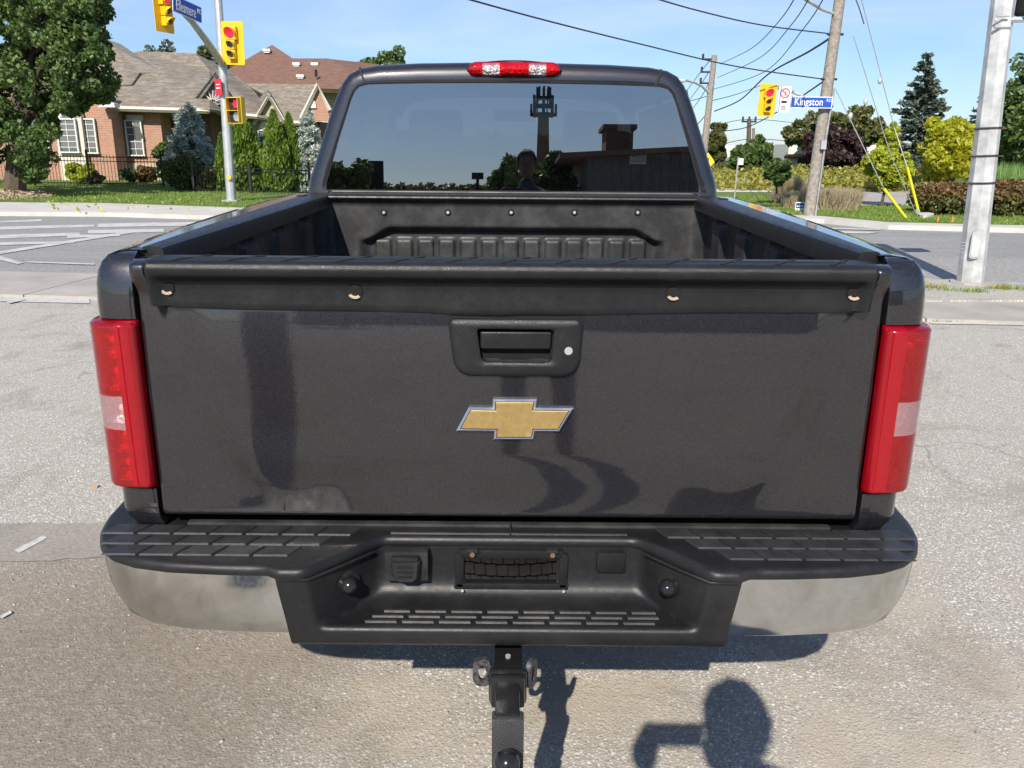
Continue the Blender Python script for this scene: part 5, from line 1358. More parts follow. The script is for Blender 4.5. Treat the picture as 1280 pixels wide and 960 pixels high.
# ---- brown roofed house behind
h2 = thing('brown_roof_house', 'tall house with a brown hip roof rising behind the bungalow', 'house', P(370, 215, 62))
slab(h2, [P(250, 106, 57), P(340, 56, 62), P(366, 73, 60.6), P(411, 73, 61), P(434, 88, 59), P(450, 112, 56)], 'brown_shingle', .2)
bm = BM(); prism(bm, [(P(285, 113, 58).x, 58, zg), (P(470, 113, 58).x, 58, zg), (P(470, 113, 58).x, 58, P(430, 113, 58).z), (P(285, 113, 58).x, 58, P(430, 113, 58).z)], (0, 8, 0)); obj('wall', bm, 'cream_stone', h2)
slab(h2, [P(411, 73.5, 61), P(446, 112, 56.2), P(500, 112, 58), P(470, 80, 64)], 'brown_shingle', .2)
bm = BM(); tube(bm, ptp([(398, 112.5), (445, 114)], 56.6), .14, 4); obj('gutter', bm, 'white_trim', h2)
for px, py, yy_ in ((334, 63, 61), (371, 80, 59.6), (394, 80, 59.8), (376, 95, 57.8)):
    bm = BM(); q = P(px, py, yy_); box(bm, q, (.50, .5, .16)); box(bm, q-Vector((0, 0, .1)), (.38, .4, .15)); obj('roof_vent', bm, 'white_trim', h2)
bm = BM(); tube(bm, ptp([(395, 96), (395, 87)], 57.5), .09, 6); obj('vent_pipe', bm, 'matte_black', h2)

# ================================================================== IRON FENCE
def fence(label, x0, x1, ya, yb, top, bot, ph=.14):
    a, b = P(x0, bot[0], ya), P(x1, bot[1], yb); a2, b2 = P(x0, top[0], ya), P(x1, top[1], yb)
    t = thing('iron_fence', label, 'fence', (a+b)/2, 'black iron fences before the houses')
    ln = (b-a).length; n_ = int(ln/ph); hgt_ = a2.z-zg
    bm = BM(); tube(bm, [(0, 0, 0), (0, 0, hgt_-.02), (0, 0, hgt_+.03)], [.010, .010, .001], 4); me = None
    for i in range(n_+1):
        f_ = i/n_; q = a.lerp(b, f_); q.z = zg; ht = lerp(a2.z, b2.z, f_)-zg
        if me is None:
            o = obj('picket', bm, 'fence_black', t, world=True); me = o.data
        else: o = link('picket', me, None, t)
        o.location = q; o.scale = (1, 1, ht/hgt_)
    for fz in (.10, .80, .93):
        bm = BM(); tube(bm, [Vector((a.x, a.y, lerp(zg, a2.z, fz))), Vector((b.x, b.y, lerp(zg, b2.z, fz)))], .016, 4); obj('rail', bm, 'fence_black', t)
    k = max(2, int(ln/2.6))
    for i in range(k+1):
        q = a.lerp(b, i/k); ht = lerp(a2.z, b2.z, i/k); bm = BM(); box(bm, (q.x, q.y, (ht+.12+zg)/2), (.07, .07, ht+.12-zg)); bmesh.ops.create_uvsphere(bm, u_segments=6, v_segments=5, radius=.05, matrix=Matrix.Translation((q.x, q.y, ht+.15))); obj('fence_post', bm, 'fence_black', t)
fence('black iron picket fence running left in front of the brick wing', -60, 205, 33.5, 31.8, (191, 194.5), (234, 236))
fence('lower black iron picket fence around the cedars right of the signal pole', 243, 388, 28.6, 27.4, (206, 211), (240, 244), .13)
# ================================================================== VEGETATION
def quads(cent, nrm_rand, size, aspect=1.6, dirs=None):
    """leaf rhombs: cent (n,3); dirs optional long axes"""
    n = len(cent)
    if dirs is None:
        u = RNG.normal(size=(n, 3))
    else: u = dirs+RNG.normal(size=(n, 3))*nrm_rand
    u /= np.linalg.norm(u, axis=1)[:, None]+1e-9
    v = np.cross(u, RNG.normal(size=(n, 3))); v /= np.linalg.norm(v, axis=1)[:, None]+1e-9
    s = (size*RNG.uniform(.6, 1.3, n))[:, None]
    V = np.stack([cent-u*s*aspect/2, cent+v*s/2, cent+u*s*aspect/2, cent-v*s/2], 1)
    return V.reshape(-1, 3)
def leafmesh(name, V, mat, parent):
    me = raw_mesh(name, V, np.arange(len(V)).reshape(-1, 4)); return link(name, me, mat, parent)
def clumps(c, rad, n, cr, flat=.0, low=-.75):
    """clump centres spread over an uneven ellipsoid crown"""
    out = []
    while len(out) < n:
        d = RNG.normal(size=3); d /= np.linalg.norm(d)
        if d[2] < low: continue
        r = RNG.uniform(.25, 1.0)**.45
        wob = 1+.16*math.sin(d[0]*5+c[0])+.12*math.sin(d[2]*7+c[1])+.1*math.sin(d[1]*6)
        out.append((c[0]+d[0]*rad[0]*r*wob, c[1]+d[1]*rad[1]*r*wob, c[2]+d[2]*rad[2]*r*wob, cr*RNG.uniform(.6, 1.25)))
    return np.array(out)
def scatter(cl, n, squash=.8):
    k = RNG.integers(0, len(cl), n); d = RNG.normal(size=(n, 3)); d /= np.linalg.norm(d, axis=1)[:, None]
    r = RNG.uniform(.35, 1.0, n)**.5
    p = cl[k, :3]+d*(r*cl[k, 3])[:, None]*np.array([1, 1, squash]); return p
def limbs(bm, base, top, r0, cl, nl, r1=None):
    base, top = Vector(base), Vector(top)
    tube(bm, [base, base.lerp(top, .35)+Vector((.03, 0, 0)), base.lerp(top, .7), top], [r0, r0*.75, r0*.5, r0*.2], 8)
    for i in RNG.choice(len(cl), min(nl, len(cl)), replace=False):
        e = Vector(cl[i, :3]); f_ = random.uniform(.3, .8); s_ = base.lerp(top, f_); m_ = s_.lerp(e, .55)+Vector((0, 0, .08*(e-s_).length))
        tube(bm, [s_, m_, e], [r0*.32, r0*.18, r0*.05], 5)
def tree(name, label, cat, base, c, rad, nclump, cr, nleaf, size, leaf, bark='bark', r0=.15, nl=14, group=None, low=-.75, squash=.8, trunk_top=None):
    t = thing(name, label, cat, base, group); cl = clumps(c, rad, nclump, cr, low=low)
    bm = BM(); limbs(bm, base, trunk_top or (c[0], c[1], c[2]+rad[2]*.4), r0, cl, nl); obj('trunk', bm, bark, t, 40)
    leafmesh('crown', quads(scatter(cl, nleaf, squash), 1, size), leaf, t); return t
def px_tree(name, label, cat, x, ytop, ybot, halfw, y, ground_py=None, leaf='green_leaf', nleaf=5000, size=.12, nclump=60, crf=.28, r0=.12, low=-.9, bark='bark', group=None, trunk=True, depthf=1.0):
    a, b = P(x, ytop, y), P(x, ybot, y); hz = (a.z-b.z)/2; hx = halfw/F*y; c = Vector(((a.x+b.x)/2, y, (a.z+b.z)/2))
    base = Vector((c.x, y, zg))
    return tree(name, label, cat, base, c, (hx*.85, hx*.85*depthf, hz*.88), nclump, min(hx, hz)*crf, nleaf, size, leaf, bark, r0, 12, group, low)

# big maple at left
mb = G(18, 243, .1); mc = Vector((P(20, 80, mb.y).x, mb.y, P(20, 90, mb.y).z))
t = thing('maple_tree', 'large dark green maple filling the top left corner, trunk in a leaf strewn bed', 'tree', mb)
cl = []
def addc(px, py, r, n, dy=2.2):
    for _ in range(n):
        a = RNG.uniform(0, 2*np.pi); rr = RNG.uniform(0, 1)**.6; q = P(px+math.cos(a)*rr*r, py+math.sin(a)*rr*r*.8, mb.y+RNG.uniform(-dy, dy)); cl.append((q.x, q.y, q.z, RNG.uniform(.22, .42)))
for px, py, r, n in ((-40, 20, 85, 60), (45, 25, 75, 70), (100, 15, 38, 30), (105, 55, 30, 24), (60, 85, 60, 50), (115, 68, 22, 14), (105, 105, 34, 26), (128, 110, 14, 8), (60, 130, 50, 34), (-30, 110, 75, 50), (10, 165, 50, 30), (38, 185, 26, 16), (-50, 180, 50, 24), (100, 122, 24, 10), (70, -40, 80, 50), (30, 212, 22, 10)):
    addc(px, py, r, n)
cl = np.array(cl)
bm = BM(); limbs(bm, mb, P(30, 20, mb.y), .34, cl, 46); obj('trunk', bm, 'bark', t, 40)
leafmesh('crown', quads(scatter(cl, 78000, .7), 1, .095, 1.35), 'maple_leaf', t)
pts = []
for _ in range(2600):
    a = RNG.uniform(0, 2*np.pi); r = RNG.uniform(0, 1)**.6; q = G(5+math.cos(a)*62*r, 243+math.sin(a)*6*r, .12); pts.append((q.x, q.y, .12+RNG.uniform(0, .14)*(1-r)))
tag(leafmesh('fallen_leaves', quads(np.array(pts), 1, .10, 1.3), 'dry_leaf', None), 'heap of dry brown fallen leaves around the maple trunk', 'leaves', kind='stuff')
pts = [tuple(G(random.uniform(60, 300), random.uniform(244, 262), .17)) for _ in range(70)]
tag(leafmesh('fallen_leaves', quads(np.array(pts), 1, .07, 1.3), 'gold_leaf', None), 'scattered yellow leaves on the left grass verge', 'leaves', kind='stuff')

# spruces: whorls of drooping boughs
def spruce(label, x, ytop, ybase, halfw, y, leaf, n_w=16, per=15, size=.10, cat='tree', droop=.25, name='spruce_tree', group=None, ragged=.25, needles=26):
    top = P(x, ytop, y); bz = P(x, ybase, y); R0 = halfw/F*y; base = Vector((bz.x, y, zg)); t = thing(name, label, cat, base, group)
    bm = BM(); tube(bm, [base, Vector((top.x, y, top.z-.1))], [R0*.09+.03, .01], 7); cen = []; dirs = []
    Hh = top.z-bz.z
    for i in range(n_w):
        f_ = (i+.5)/n_w; z = top.z-Hh*f_; rr = R0*min(1, f_*1.2)**.62*(.86+.28*((i*7)%3)/2)
        for k in range(max(4, int(per*(.35+f_*.65)))):
            a = RNG.uniform(0, 2*np.pi); L_ = rr*RNG.uniform(1-ragged*1.6, 1.12); zz = z+RNG.uniform(-.5, .5)*Hh/n_w
            e = np.array([math.cos(a)*L_, math.sin(a)*L_, -L_*droop*RNG.uniform(.4, 1.4)])
            if k % 3 == 0: tube(bm, [Vector((top.x, y, zz)), Vector((top.x+e[0]*.9, y+e[1]*.9, zz+e[2]*.9))], [.02, .006], 4)
            m = int(needles*(.3+.7*L_/R0)); s_ = RNG.uniform(.12, 1.0, m)
            side = np.array([-math.sin(a), math.cos(a), 0])
            base_ = np.array([top.x, y, zz])
            w_ = .16*L_*(1-s_*.6)
            pc = base_+e[None]*s_[:, None]+side[None]*(RNG.uniform(-1, 1, m)*w_)[:, None]+np.stack([np.zeros(m), np.zeros(m), RNG.uniform(-.10, .05, m)+.12*L_*s_*s_], 1)
            cen.append(pc); dirs.append(np.repeat((e/np.linalg.norm(e)+np.array([0, 0, .15]))[None], m, 0))
    cen = np.concatenate(cen); dirs = np.concatenate(dirs)
    obj('trunk', bm, 'bark', t, 40); leafmesh('crown', quads(cen, .45, size, 2.6, dirs), leaf, t); return t
def tufted(label, x, ytop, ybase, halfw, y, leaf, ncl, n, tuft=.19, size=.05):
    top = P(x, ytop, y); bz = P(x, ybase, y); R0 = halfw/F*y; base = Vector((bz.x, y, zg)); t = thing('spruce_tree', label, 'tree', base); cen = []
    bm = BM(); tube(bm, [base, Vector((top.x, y, top.z-.1))], [R0*.09+.03, .01], 7); cl = []
    for i in range(ncl):
        f_ = RNG.uniform(.03, 1)**.62; lay = round(f_*9)/9*.7+f_*.3; a = RNG.uniform(0, 2*np.pi); rr = R0*min(1, lay*1.15)**.75*RNG.uniform(.55, 1.08)
        c = np.array([top.x+math.cos(a)*rr, y+math.sin(a)*rr, lerp(top.z, bz.z, lay)-.10*rr]); cl.append((c, a))
        if i % 4 == 0: tube(bm, [Vector((top.x, y, c[2]+.1)), Vector(c)], [.025, .008], 4)
    cl.append((np.array([top.x, y, top.z-.12]), 0)); cen = []; dirs = []
    per = n//len(cl)
    for c, a in cl:
        d = RNG.normal(size=(per, 3)); d /= np.linalg.norm(d, axis=1)[:, None]; d[:, 2] = d[:, 2]*.8+.15
        d += np.array([math.cos(a), math.sin(a), 0])*.35
        r = RNG.uniform(.3, 1, per)*tuft*RNG.uniform(.7, 1.2); cen.append(c+d*r[:, None]); dirs.append(d)
    obj('trunk', bm, 'bark', t, 40); leafmesh('crown', quads(np.concatenate(cen), .35, size, 2.6, np.concatenate(dirs)), leaf, t)
tufted('blue spruce with layered silvery boughs in front of the bungalow entrance', 233, 128, 208, 25, 33.5, 'blue_needle', 170, 20000)
tufted('smaller pale blue spruce beside the cab pillar', 385, 138, 246, 20, 30, 'blue_needle', 150, 14000, .18)
spruce('tall dark ragged spruce against the sky behind the yellow trees', 1160, 68, 232, 40, 46, 'dark_needle', 21, 17, .15, droop=.12, ragged=.26, needles=70)
spruce('dark spruce tip mostly hidden behind the steel pole', 1228, 118, 235, 26, 52, 'dark_needle', 16, 15, .18, droop=.2, ragged=.3)
spruce('tall dark spruce at the right picture edge', 1296, 60, 235, 42, 44, 'dark_needle', 22, 17, .17, droop=.15, ragged=.3, needles=40)

# columnar cedars
def cedar(label, x, ytop, ybase, halfw, y, group='columnar cedars behind the iron fence', n=9000):
    top = P(x, ytop, y); R0 = halfw/F*y; base = Vector((top.x, y, zg)); t = thing('cedar_tree', label, 'tree', base, group); Hh = top.z-zg
    f_ = RNG.uniform(0, 1, n)**.75; a = RNG.uniform(0, 2*np.pi, n)
    prof_ = np.interp(f_, [0, .08, .3, .6, .85, 1], [.03, .22, .62, .95, 1, .85])
    lump = 1+.13*np.sin(a*3+f_*17)+.09*np.sin(a*7-f_*31)+.05*np.sin(a*13+f_*60)
    r = R0*prof_*lump*RNG.uniform(.72, 1.03, n); z = top.z-Hh*f_
    cen = np.stack([top.x+np.cos(a)*r, y+np.sin(a)*r, z], 1)
    dirs = np.stack([np.cos(a)*.35, np.sin(a)*.35, np.ones(n)], 1)
    leafmesh('crown', quads(cen, .3, .075, 2.4, dirs), 'cedar_leaf', t)
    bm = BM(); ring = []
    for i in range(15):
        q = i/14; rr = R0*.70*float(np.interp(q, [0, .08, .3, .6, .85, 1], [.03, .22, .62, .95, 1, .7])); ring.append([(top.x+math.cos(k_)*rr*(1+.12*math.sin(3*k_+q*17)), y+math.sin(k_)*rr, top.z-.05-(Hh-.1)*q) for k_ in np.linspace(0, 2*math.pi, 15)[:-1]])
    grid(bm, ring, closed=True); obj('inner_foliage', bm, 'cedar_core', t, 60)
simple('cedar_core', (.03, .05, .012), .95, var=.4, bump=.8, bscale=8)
cedar('broad columnar cedar directly right of the left signal pole', 300, 140, 246, 24, 29.8, n=12000)
cedar('tall pointed cedar, middle one of the cedars near the cab', 341, 138, 246, 17, 29.2, n=11000)
cedar('slim pointed cedar right of the middle cedar', 360, 142, 246, 14, 29.8)
cedar('short cedar on the left side of the broad cedar', 276, 168, 242, 10, 29.3, n=5000)

def bush(label, x, y0, y1, halfw, y, leaf, n=2500, size=.09, group=None, nclump=26, name='shrub', deep=.8, cat='shrub'):
    a, b = P(x, y0, y), P(x, y1, y); hz = max(.25, (a.z-zg)/2); hx = halfw/F*y; c = (P(x, y0, y).x, y, zg+hz*.95)
    t = thing(name, label, cat, (c[0], y, zg), group); cl = clumps(c, (hx*.8, hx*deep*.8, hz*.8), nclump, min(hx, hz)*.42, low=-1.1)
    cl = np.array([q for q in cl]); cl[:, 2] = np.maximum(cl[:, 2], zg+.12)
    bm = BM()
    for i in range(min(10, nclump)): tube(bm, [Vector((c[0], y, zg)), Vector(cl[i, :3])], [.025, .008], 4)
    obj('stems', bm, 'bark', t); leafmesh('foliage', quads(scatter(cl, n, .9), 1, size, 1.5), leaf, t); return t
bush('dark green juniper bush before the fence below the blue spruce', 229, 190, 240, 24, 29.8, 'juniper_leaf', 9000, .09, nclump=60)
bush('low dark bush against the fence near the maple', 118, 215, 236, 11, 34.2, 'olive_leaf', 2200)
bush('yellow green hedge shrub under the bay window', 97, 200, 224, 22, 35, 'lime_leaf', 4500, .09)
bush('reddish green shrub below the narrow window', 182, 205, 228, 14, 36, 'russet_leaf', 2600)
bush('small green shrub left of the reddish shrub', 160, 208, 228, 11, 36, 'green_leaf', 2000)
bush('bright green bush left of the blue spruce', 206, 170, 214, 15, 35.5, 'green_leaf', 3000, .1)
bush('light green bush between the cedars', 323, 180, 240, 10, 31, 'lime_leaf', 2600)
bush('brownish twiggy bush at the fence left of the signal pole', 262, 208, 242, 16, 29.3, 'moss_leaf', 2600)
bush('dark green treetops peeping over the bungalow ridge', 215, 62, 64, 32, 60, 'olive_leaf', 10, .2) if False else None
tree('tree', 'treetop seen over the roof between signal pole and left light', 'tree', (P(268, 200, 62).x, 62, zg), P(270, 86, 62), (1.6, 1.6, 1.5), 22, .6, 1600, .22, 'olive_leaf', r0=.2)
tree('tree', 'small treetop above the brown house roof left of the cab roof', 'tree', (P(484, 200, 90).x, 90, zg), P(484, 83, 90), (2.3, 2.3, 1.5), 26, .7, 2200, .25, 'green_leaf', r0=.25)
tree('tree', 'thin treetop showing over the bungalow ridge', 'tree', (P(205, 200, 60).x, 60, zg), P(203, 68, 60), (1.7, 1.5, .7), 12, .35, 400, .2, 'dark_needle', r0=.15)

# ---- right side
px_tree('tree', 'slender yellow green tree right of the distant lamp pole', 'tree', 896, 152, 215, 15, 52, leaf='olive_leaf', nleaf=6500, size=.2, nclump=50)
px_tree('tree', 'rounded mid green tree right of the slender tree', 'tree', 938, 178, 226, 25, 48, leaf='green_leaf', nleaf=7500, size=.18, nclump=60)
px_tree('tree', 'pointed green tree crown left of the purple tree', 'tree', 948, 168, 215, 12, 50, leaf='green_leaf', nleaf=4000, size=.18, nclump=36)
px_tree('tree', 'young green lawn tree with a thin stem before the tall grasses', 'tree', 972, 196, 232, 17, 24, leaf='green_leaf', nleaf=3600, size=.10, nclump=50, r0=.035)
px_tree('copper_beech', 'dark purple leaved round tree behind the wooden pole', 'tree', 1043, 156, 216, 42, 55, leaf='plum_leaf', nleaf=17000, size=.2, nclump=110, r0=.25)
px_tree('tree', 'large olive green tree crown behind the purple tree', 'tree', 1048, 133, 200, 58, 66, leaf='olive_leaf', nleaf=17000, size=.26, nclump=120, r0=.3)
px_tree('tree', 'green tree between the purple tree and the young yellow tree', 'tree', 1085, 190, 222, 20, 58, leaf='green_leaf', nleaf=4500, size=.2, nclump=40)
px_tree('young_tree', 'young yellow green tree on the lawn between the guy wires', 'tree', 1108, 180, 238, 27, 23.5, leaf='lime_leaf', nleaf=6500, size=.10, nclump=70, r0=.05)
px_tree('tree', 'narrow top of a yellow green tree above the young lawn tree', 'tree', 1114, 155, 200, 13, 30, leaf='lime_leaf', nleaf=2600, size=.12, nclump=30, r0=.05)
px_tree('yellow_tree', 'bright golden yellow tree left of the steel pole', 'tree', 1192, 148, 232, 38, 33, leaf='gold_leaf', nleaf=12500, size=.14, nclump=110, r0=.12)
px_tree('tree', 'dark green tree behind the golden tree right of the guard', 'tree', 1150, 205, 238, 24, 38, leaf='moss_leaf', nleaf=4500, size=.15, nclump=40)
px_tree('tree', 'dense dark green tree at the right picture edge behind the steel pole', 'tree', 1268, 108, 230, 36, 38, leaf='olive_leaf', nleaf=13000, size=.17, nclump=110, r0=.2)
for x, w_, lab in ((1050, 40, 'far'), ):
    pass
# far tree line
def mass(label, x0, x1, y0, y, leaf, n, size, hgt=1.0):
    cl = []
    for x in np.arange(x0, x1, 7):
        q = P(x, y0+4*math.sin(x*.3)+3*math.sin(x*.11), y); 
        for k in range(7): cl.append((q.x+RNG.uniform(-.5, .5), y+RNG.uniform(-2, 2), lerp(.4, q.z, (k+.5)/7), (q.z)/7+.35))
    tag(leafmesh('treeline', quads(scatter(np.array(cl), n, 1), 1, size), leaf, None), label, 'trees', kind='stuff')
px_tree('tree', 'tall dark leafy tree filling the right picture edge above the hedge', 'tree', 1296, 66, 226, 50, 34, leaf='maple_leaf', nleaf=15000, size=.15, nclump=120, r0=.2)
mass('far green tree line closing the view at right', 880, 1340, 192, 88, 'olive_leaf', 26000, .4)
mass('far green tree line behind the truck cab', 380, 885, 176, 92, 'green_leaf', 26000, .45)
mass('far green tree line behind the houses at left', -120, 400, 190, 85, 'olive_leaf', 22000, .4)

# hedges: clipped, reddish tops
def hedge(label, x0, x1, ytop, ybot, y, n):
    a, b = P(x0, ybot, y), P(x1, ybot, y); zt = P((x0+x1)/2, ytop, y).z; t = thing('hedge', label, 'hedge', ((a.x+b.x)/2, y, zg), 'russet clipped hedges')
    cl = []
    for i in range(150):
        u = RNG.uniform(0, 1); v = RNG.uniform(0, 1)**.7; e = 1-abs(2*u-1)**5*.4
        cl.append((lerp(a.x, b.x, u), y+RNG.uniform(-.8, .8), zg+.12+(zt-zg-.25)*v*e, .17))
    cl = np.array(cl); p_ = scatter(cl, n, .9); topm = p_[:, 2] > zg+(zt-zg)*RNG.uniform(.4, .75, n)
    bm = BM()
    for k in range(8): q = Vector((lerp(a.x, b.x, (k+.5)/8), y, zg)); tube(bm, [q, q+Vector((.1, 0, (zt-zg)*.7))], [.03, .01], 4)
    obj('stems', bm, 'bark', t)
    leafmesh('foliage', quads(p_[topm], 1, .065, 1.4), 'russet_leaf', t); leafmesh('foliage', quads(p_[~topm], 1, .065, 1.4), 'moss_leaf', t)
hedge('russet topped clipped hedge left of the steel pole', 1149, 1208, 227, 271, 21.0, 12000)
hedge('russet topped clipped hedge right of the steel pole', 1222, 1330, 224, 273, 20.6, 20000)
# tall grasses
def tuft_g(label, x, ytop, ybot, halfw, y, mat, n, group='ornamental grass clumps'):
    c = P(x, ybot, y); h_ = P(x, ytop, y).z-zg; hx = halfw/F*y; pts = []
    for _ in range(n):
        a = RNG.uniform(0, 2*np.pi); r = RNG.uniform(0, 1)**.5*hx; pts.append((c.x+math.cos(a)*r*.9, y+math.sin(a)*r*.5, zg))
    o = blades('grass_clump', pts, h_, .022, mat, .6); tag(o, label, 'tall grass', group)
tuft_g('left tan ornamental grass clump by the young green tree', 987, 222, 262, 17, 25.5, 'straw_blade', 3500)
tuft_g('wide straw coloured ornamental grass right of the wooden pole', 1038, 236, 265, 36, 22.2, 'straw_blade', 9000)
tuft_g('straw coloured grass clump left of the wooden pole base', 996, 240, 264, 20, 22.8, 'straw_blade', 3600)
tuft_g('grey green grass clump behind the young tree stem', 972, 236, 258, 12, 26.5, 'moss_leaf' if False else 'straw_blade', 700)
# goldenrod meadow and corn
cl = []
for _ in range(1500):
    x = random.uniform(880, 1185); yy = random.uniform(32, 60); q = P(x, 200, yy); hh_ = random.uniform(.05, .45)+.18*math.sin(q.x*.9+yy*.3)
    cl.append((q.x, yy, zg+max(.2, hh_), random.uniform(.14, .32)))
cl = np.array(cl); low_ = cl.copy(); low_[:, 2] *= .5
tag(leafmesh('meadow', quads(scatter(np.concatenate([cl, low_]), 42000, .9), 1, .12, 1.5), 'goldenrod', None), 'yellow green goldenrod meadow behind the lawn', 'meadow', kind='stuff')
pts = []
for _ in range(2600):
    x = random.uniform(1228, 1330); yy = random.uniform(23.5, 27); q = P(x, 200, yy); pts.append((q.x, q.y, zg))
tag(blades('tall_reeds', pts, 1.15, .08, 'corn_blade', .35), 'bright green tall reeds above the right hedge', 'reeds', kind='stuff')
# weeds by the steel pole foot
for px, py, n in ((1170, 360, 90), (1183, 363, 40), (1219, 365, 120), (1250, 361, 130), (1272, 362, 70)):
    q = G(px, py, .05); pts = [(q.x+RNG.normal()*.09, q.y+RNG.normal()*.04, .05) for _ in range(n)]
    tag(blades('weed', pts, .06, .012, 'goldenrod' if px in (1170, 1250) else 'grass_blade', .8), {1170: 'yellowish weed tuft left of the steel pole plate', 1183: 'tiny weed tuft beside the yellowish one', 1219: 'green weed tuft in front of the steel pole', 1250: 'yellow weed tuft right of the steel pole', 1272: 'small weed tuft at the right picture edge'}[px], 'weed', 'weeds round the steel pole')
pts = [(q.x, q.y, .012) for q in (G(random.uniform(1165, 1300), random.gauss(402.5, .8)) for _ in range(700))]
tag(blades('weeds', pts, .025, .008, 'goldenrod', .8), 'thin line of weeds along the right pavement edge', 'weeds', kind='stuff')
# loose stones near the camera
bm = BM(); bmesh.ops.create_icosphere(bm, subdivisions=1, radius=1); me0 = bpy.data.meshes.new('s'); bm.to_mesh(me0); bm.free()
v0 = np.array([v_.co for v_ in me0.vertices]); f0 = np.array([list(p_.vertices) for p_ in me0.polygons]); VV = []; FF = []; off = 0
for _ in range(3000):
    x = random.uniform(-4, 1284); q = G(x, random.triangular(400, 965, 700))
    s_ = random.uniform(.0012, .0032)*random.choice([1, 1, 1, 1, 1, 1.8]); sc3 = np.array([s_*random.uniform(.8, 1.6), s_*random.uniform(.8, 1.6), s_*.6]); an = random.uniform(0, 6.3)
    p_ = v0*sc3*(1+RNG.uniform(-.18, .18, (len(v0), 1))); ca, sa = math.cos(an), math.sin(an)
    p_ = np.stack([p_[:, 0]*ca-p_[:, 1]*sa, p_[:, 0]*sa+p_[:, 1]*ca, p_[:, 2]], 1)+np.array([q.x, q.y, s_*.25]); VV.append(p_); FF.append(f0+off); off += len(v0)
simple('grit_stone', (.33, .31, .28), .9, var=.6, vscale=45)
tag(link('grit', raw_mesh('grit', np.concatenate(VV), np.concatenate(FF)), 'grit_stone'), 'loose pale grit scattered over the old asphalt', 'gravel', kind='stuff')
for i, (px, py) in enumerate(((640+400, 457), (118, 652-44), (1042, 455))[:2]):
    pts = np.array([tuple(G(px, py, .012))]); tag(leafmesh('dead_leaf', quads(pts, 1, .05, 1.3), 'dry_leaf', None), 'single dry leaf on the asphalt %s' % ('right of the truck' if i == 0 else 'left of the left tail lamp'), 'leaf')

# white bungalow glimpsed behind the trees
h3 = thing('white_house', 'low white house with brown roof glimpsed behind the purple tree', 'house', P(1045, 215, 70))
bm = BM(); a, b = P(985, 195, 70), P(1110, 195, 70); box(bm, ((a.x+b.x)/2, 72, 1.1), (b.x-a.x, 4, 2.2)); obj('wall', bm, 'white_trim', h3)
slab(h3, [P(980, 196, 69.3), P(1115, 196, 69.3), P(1105, 178, 73), P(990, 178, 73)], 'brown_shingle')
for px in (1005, 1060, 1090): 
    q = P(px, 203, 69.9); bm = BM(); box(bm, q, (1.0, .1, .9)); w_ = obj('window', bm, 'sign_black', h3)
h4 = thing('grey_house', 'small grey roofed house between the distant pole and the green tree', 'house', P(912, 215, 72))
bm = BM(); a, b = P(900, 195, 72), P(925, 195, 72); box(bm, ((a.x+b.x)/2, 74, 1.0), (b.x-a.x, 4, 2.2)); obj('wall', bm, 'white_trim', h4)
slab(h4, [P(896, 199, 71.3), P(928, 199, 71.3), P(924, 186, 75), P(901, 186, 75)], 'siding_shade_grey')

# ================================================================== BEHIND THE CAMERA (what the paint and the glass mirror)
MT = .045                                              # tilt of the rear glass
def V(px, py, dist):                                   # where a thing stands whose mirror image is seen at that pixel
    d = ray(px, py); g = Vector((0, 1, 0)); n_ = Vector((0, -math.cos(math.atan(MT)), math.sin(math.atan(MT))))
    o_ = Vector((0, 3.6, 1.39)); t_ = (o_-CAM).dot(n_)/d.dot(n_); hit = CAM+d*t_; r_ = d-n_*2*d.dot(n_)
    return hit+r_*(dist/abs(r_.y))
bld = thing('workshop_building', 'dark ribbed metal workshop with a block chimney, mirrored in the rear window', 'building', V(800, 240, 34))
q0, q1 = V(735, 240, 30), V(900, 240, 30); zt0, zt1 = V(737, 196, 30).z, V(870, 176, 30).z
bm = BM(); prism(bm, [(q0.x, q0.y, 0), (q1.x+8, q1.y, 0), (q1.x+8, q1.y, zt1), (q0.x, q0.y, zt0)], (0, -12, 0)); bw = obj('wall', bm, 'corrugated_grey', bld)
for k in range(34):
    bm = BM(); xx = lerp(q0.x, q1.x+8, (k+.5)/34); zz = lerp(zt0, zt1, (k+.5)/34); box(bm, (xx, q0.y+.02, zz/2), (.08, .05, zz-.1)); obj('cladding_rib', bm, 'corrugated_grey', bld)
bm = BM(); prism(bm, [(q0.x-1.2, q0.y+.8, zt0-.1), (q1.x+9, q1.y+.8, zt1+.1), (q1.x+9, q1.y+.8, zt1+.3), (q0.x-1.2, q0.y+.8, zt0+.08)], (0, -13.5, 0)); obj('roof', bm, 'brown_shingle', bld)
a, b = V(757, 200, 33), V(792, 160, 33); bm = BM(); prism(bm, [(a.x, a.y, 0), (b.x, a.y, 0), (b.x, a.y, b.z), (a.x, a.y, b.z)], (0, -1.8, 0)); ch = obj('chimney', bm, 'dark_brick', bld)
bm = BM(); box(bm, ((a.x+b.x)/2, a.y-.9, b.z+.05), (b.x-a.x+.3, 2.1, .18)); obj('chimney_cap', bm, 'dark_brick', ch)
a, b = V(787, 205, 29.9), V(808, 193, 29.9); bm = BM(); box(bm, ((a.x+b.x)/2, q0.y+.1, (a.z+b.z)/2), (b.x-a.x, .1, b.z-a.z)); wf = obj('window', bm, 'white_trim', bld)
bm = BM(); box(bm, ((a.x+b.x)/2, q0.y+.16, (a.z+b.z)/2), ((b.x-a.x)*.8, .02, (b.z-a.z)*.7)); obj('pane', bm, 'house_glass', wf)
a, b = V(678, 236, 90), V(681, 142, 90); tw = thing('antenna_tower', 'tall tapering antenna tower with crowded platforms, mirrored in the rear window', 'tower', (a.x, a.y, 0))
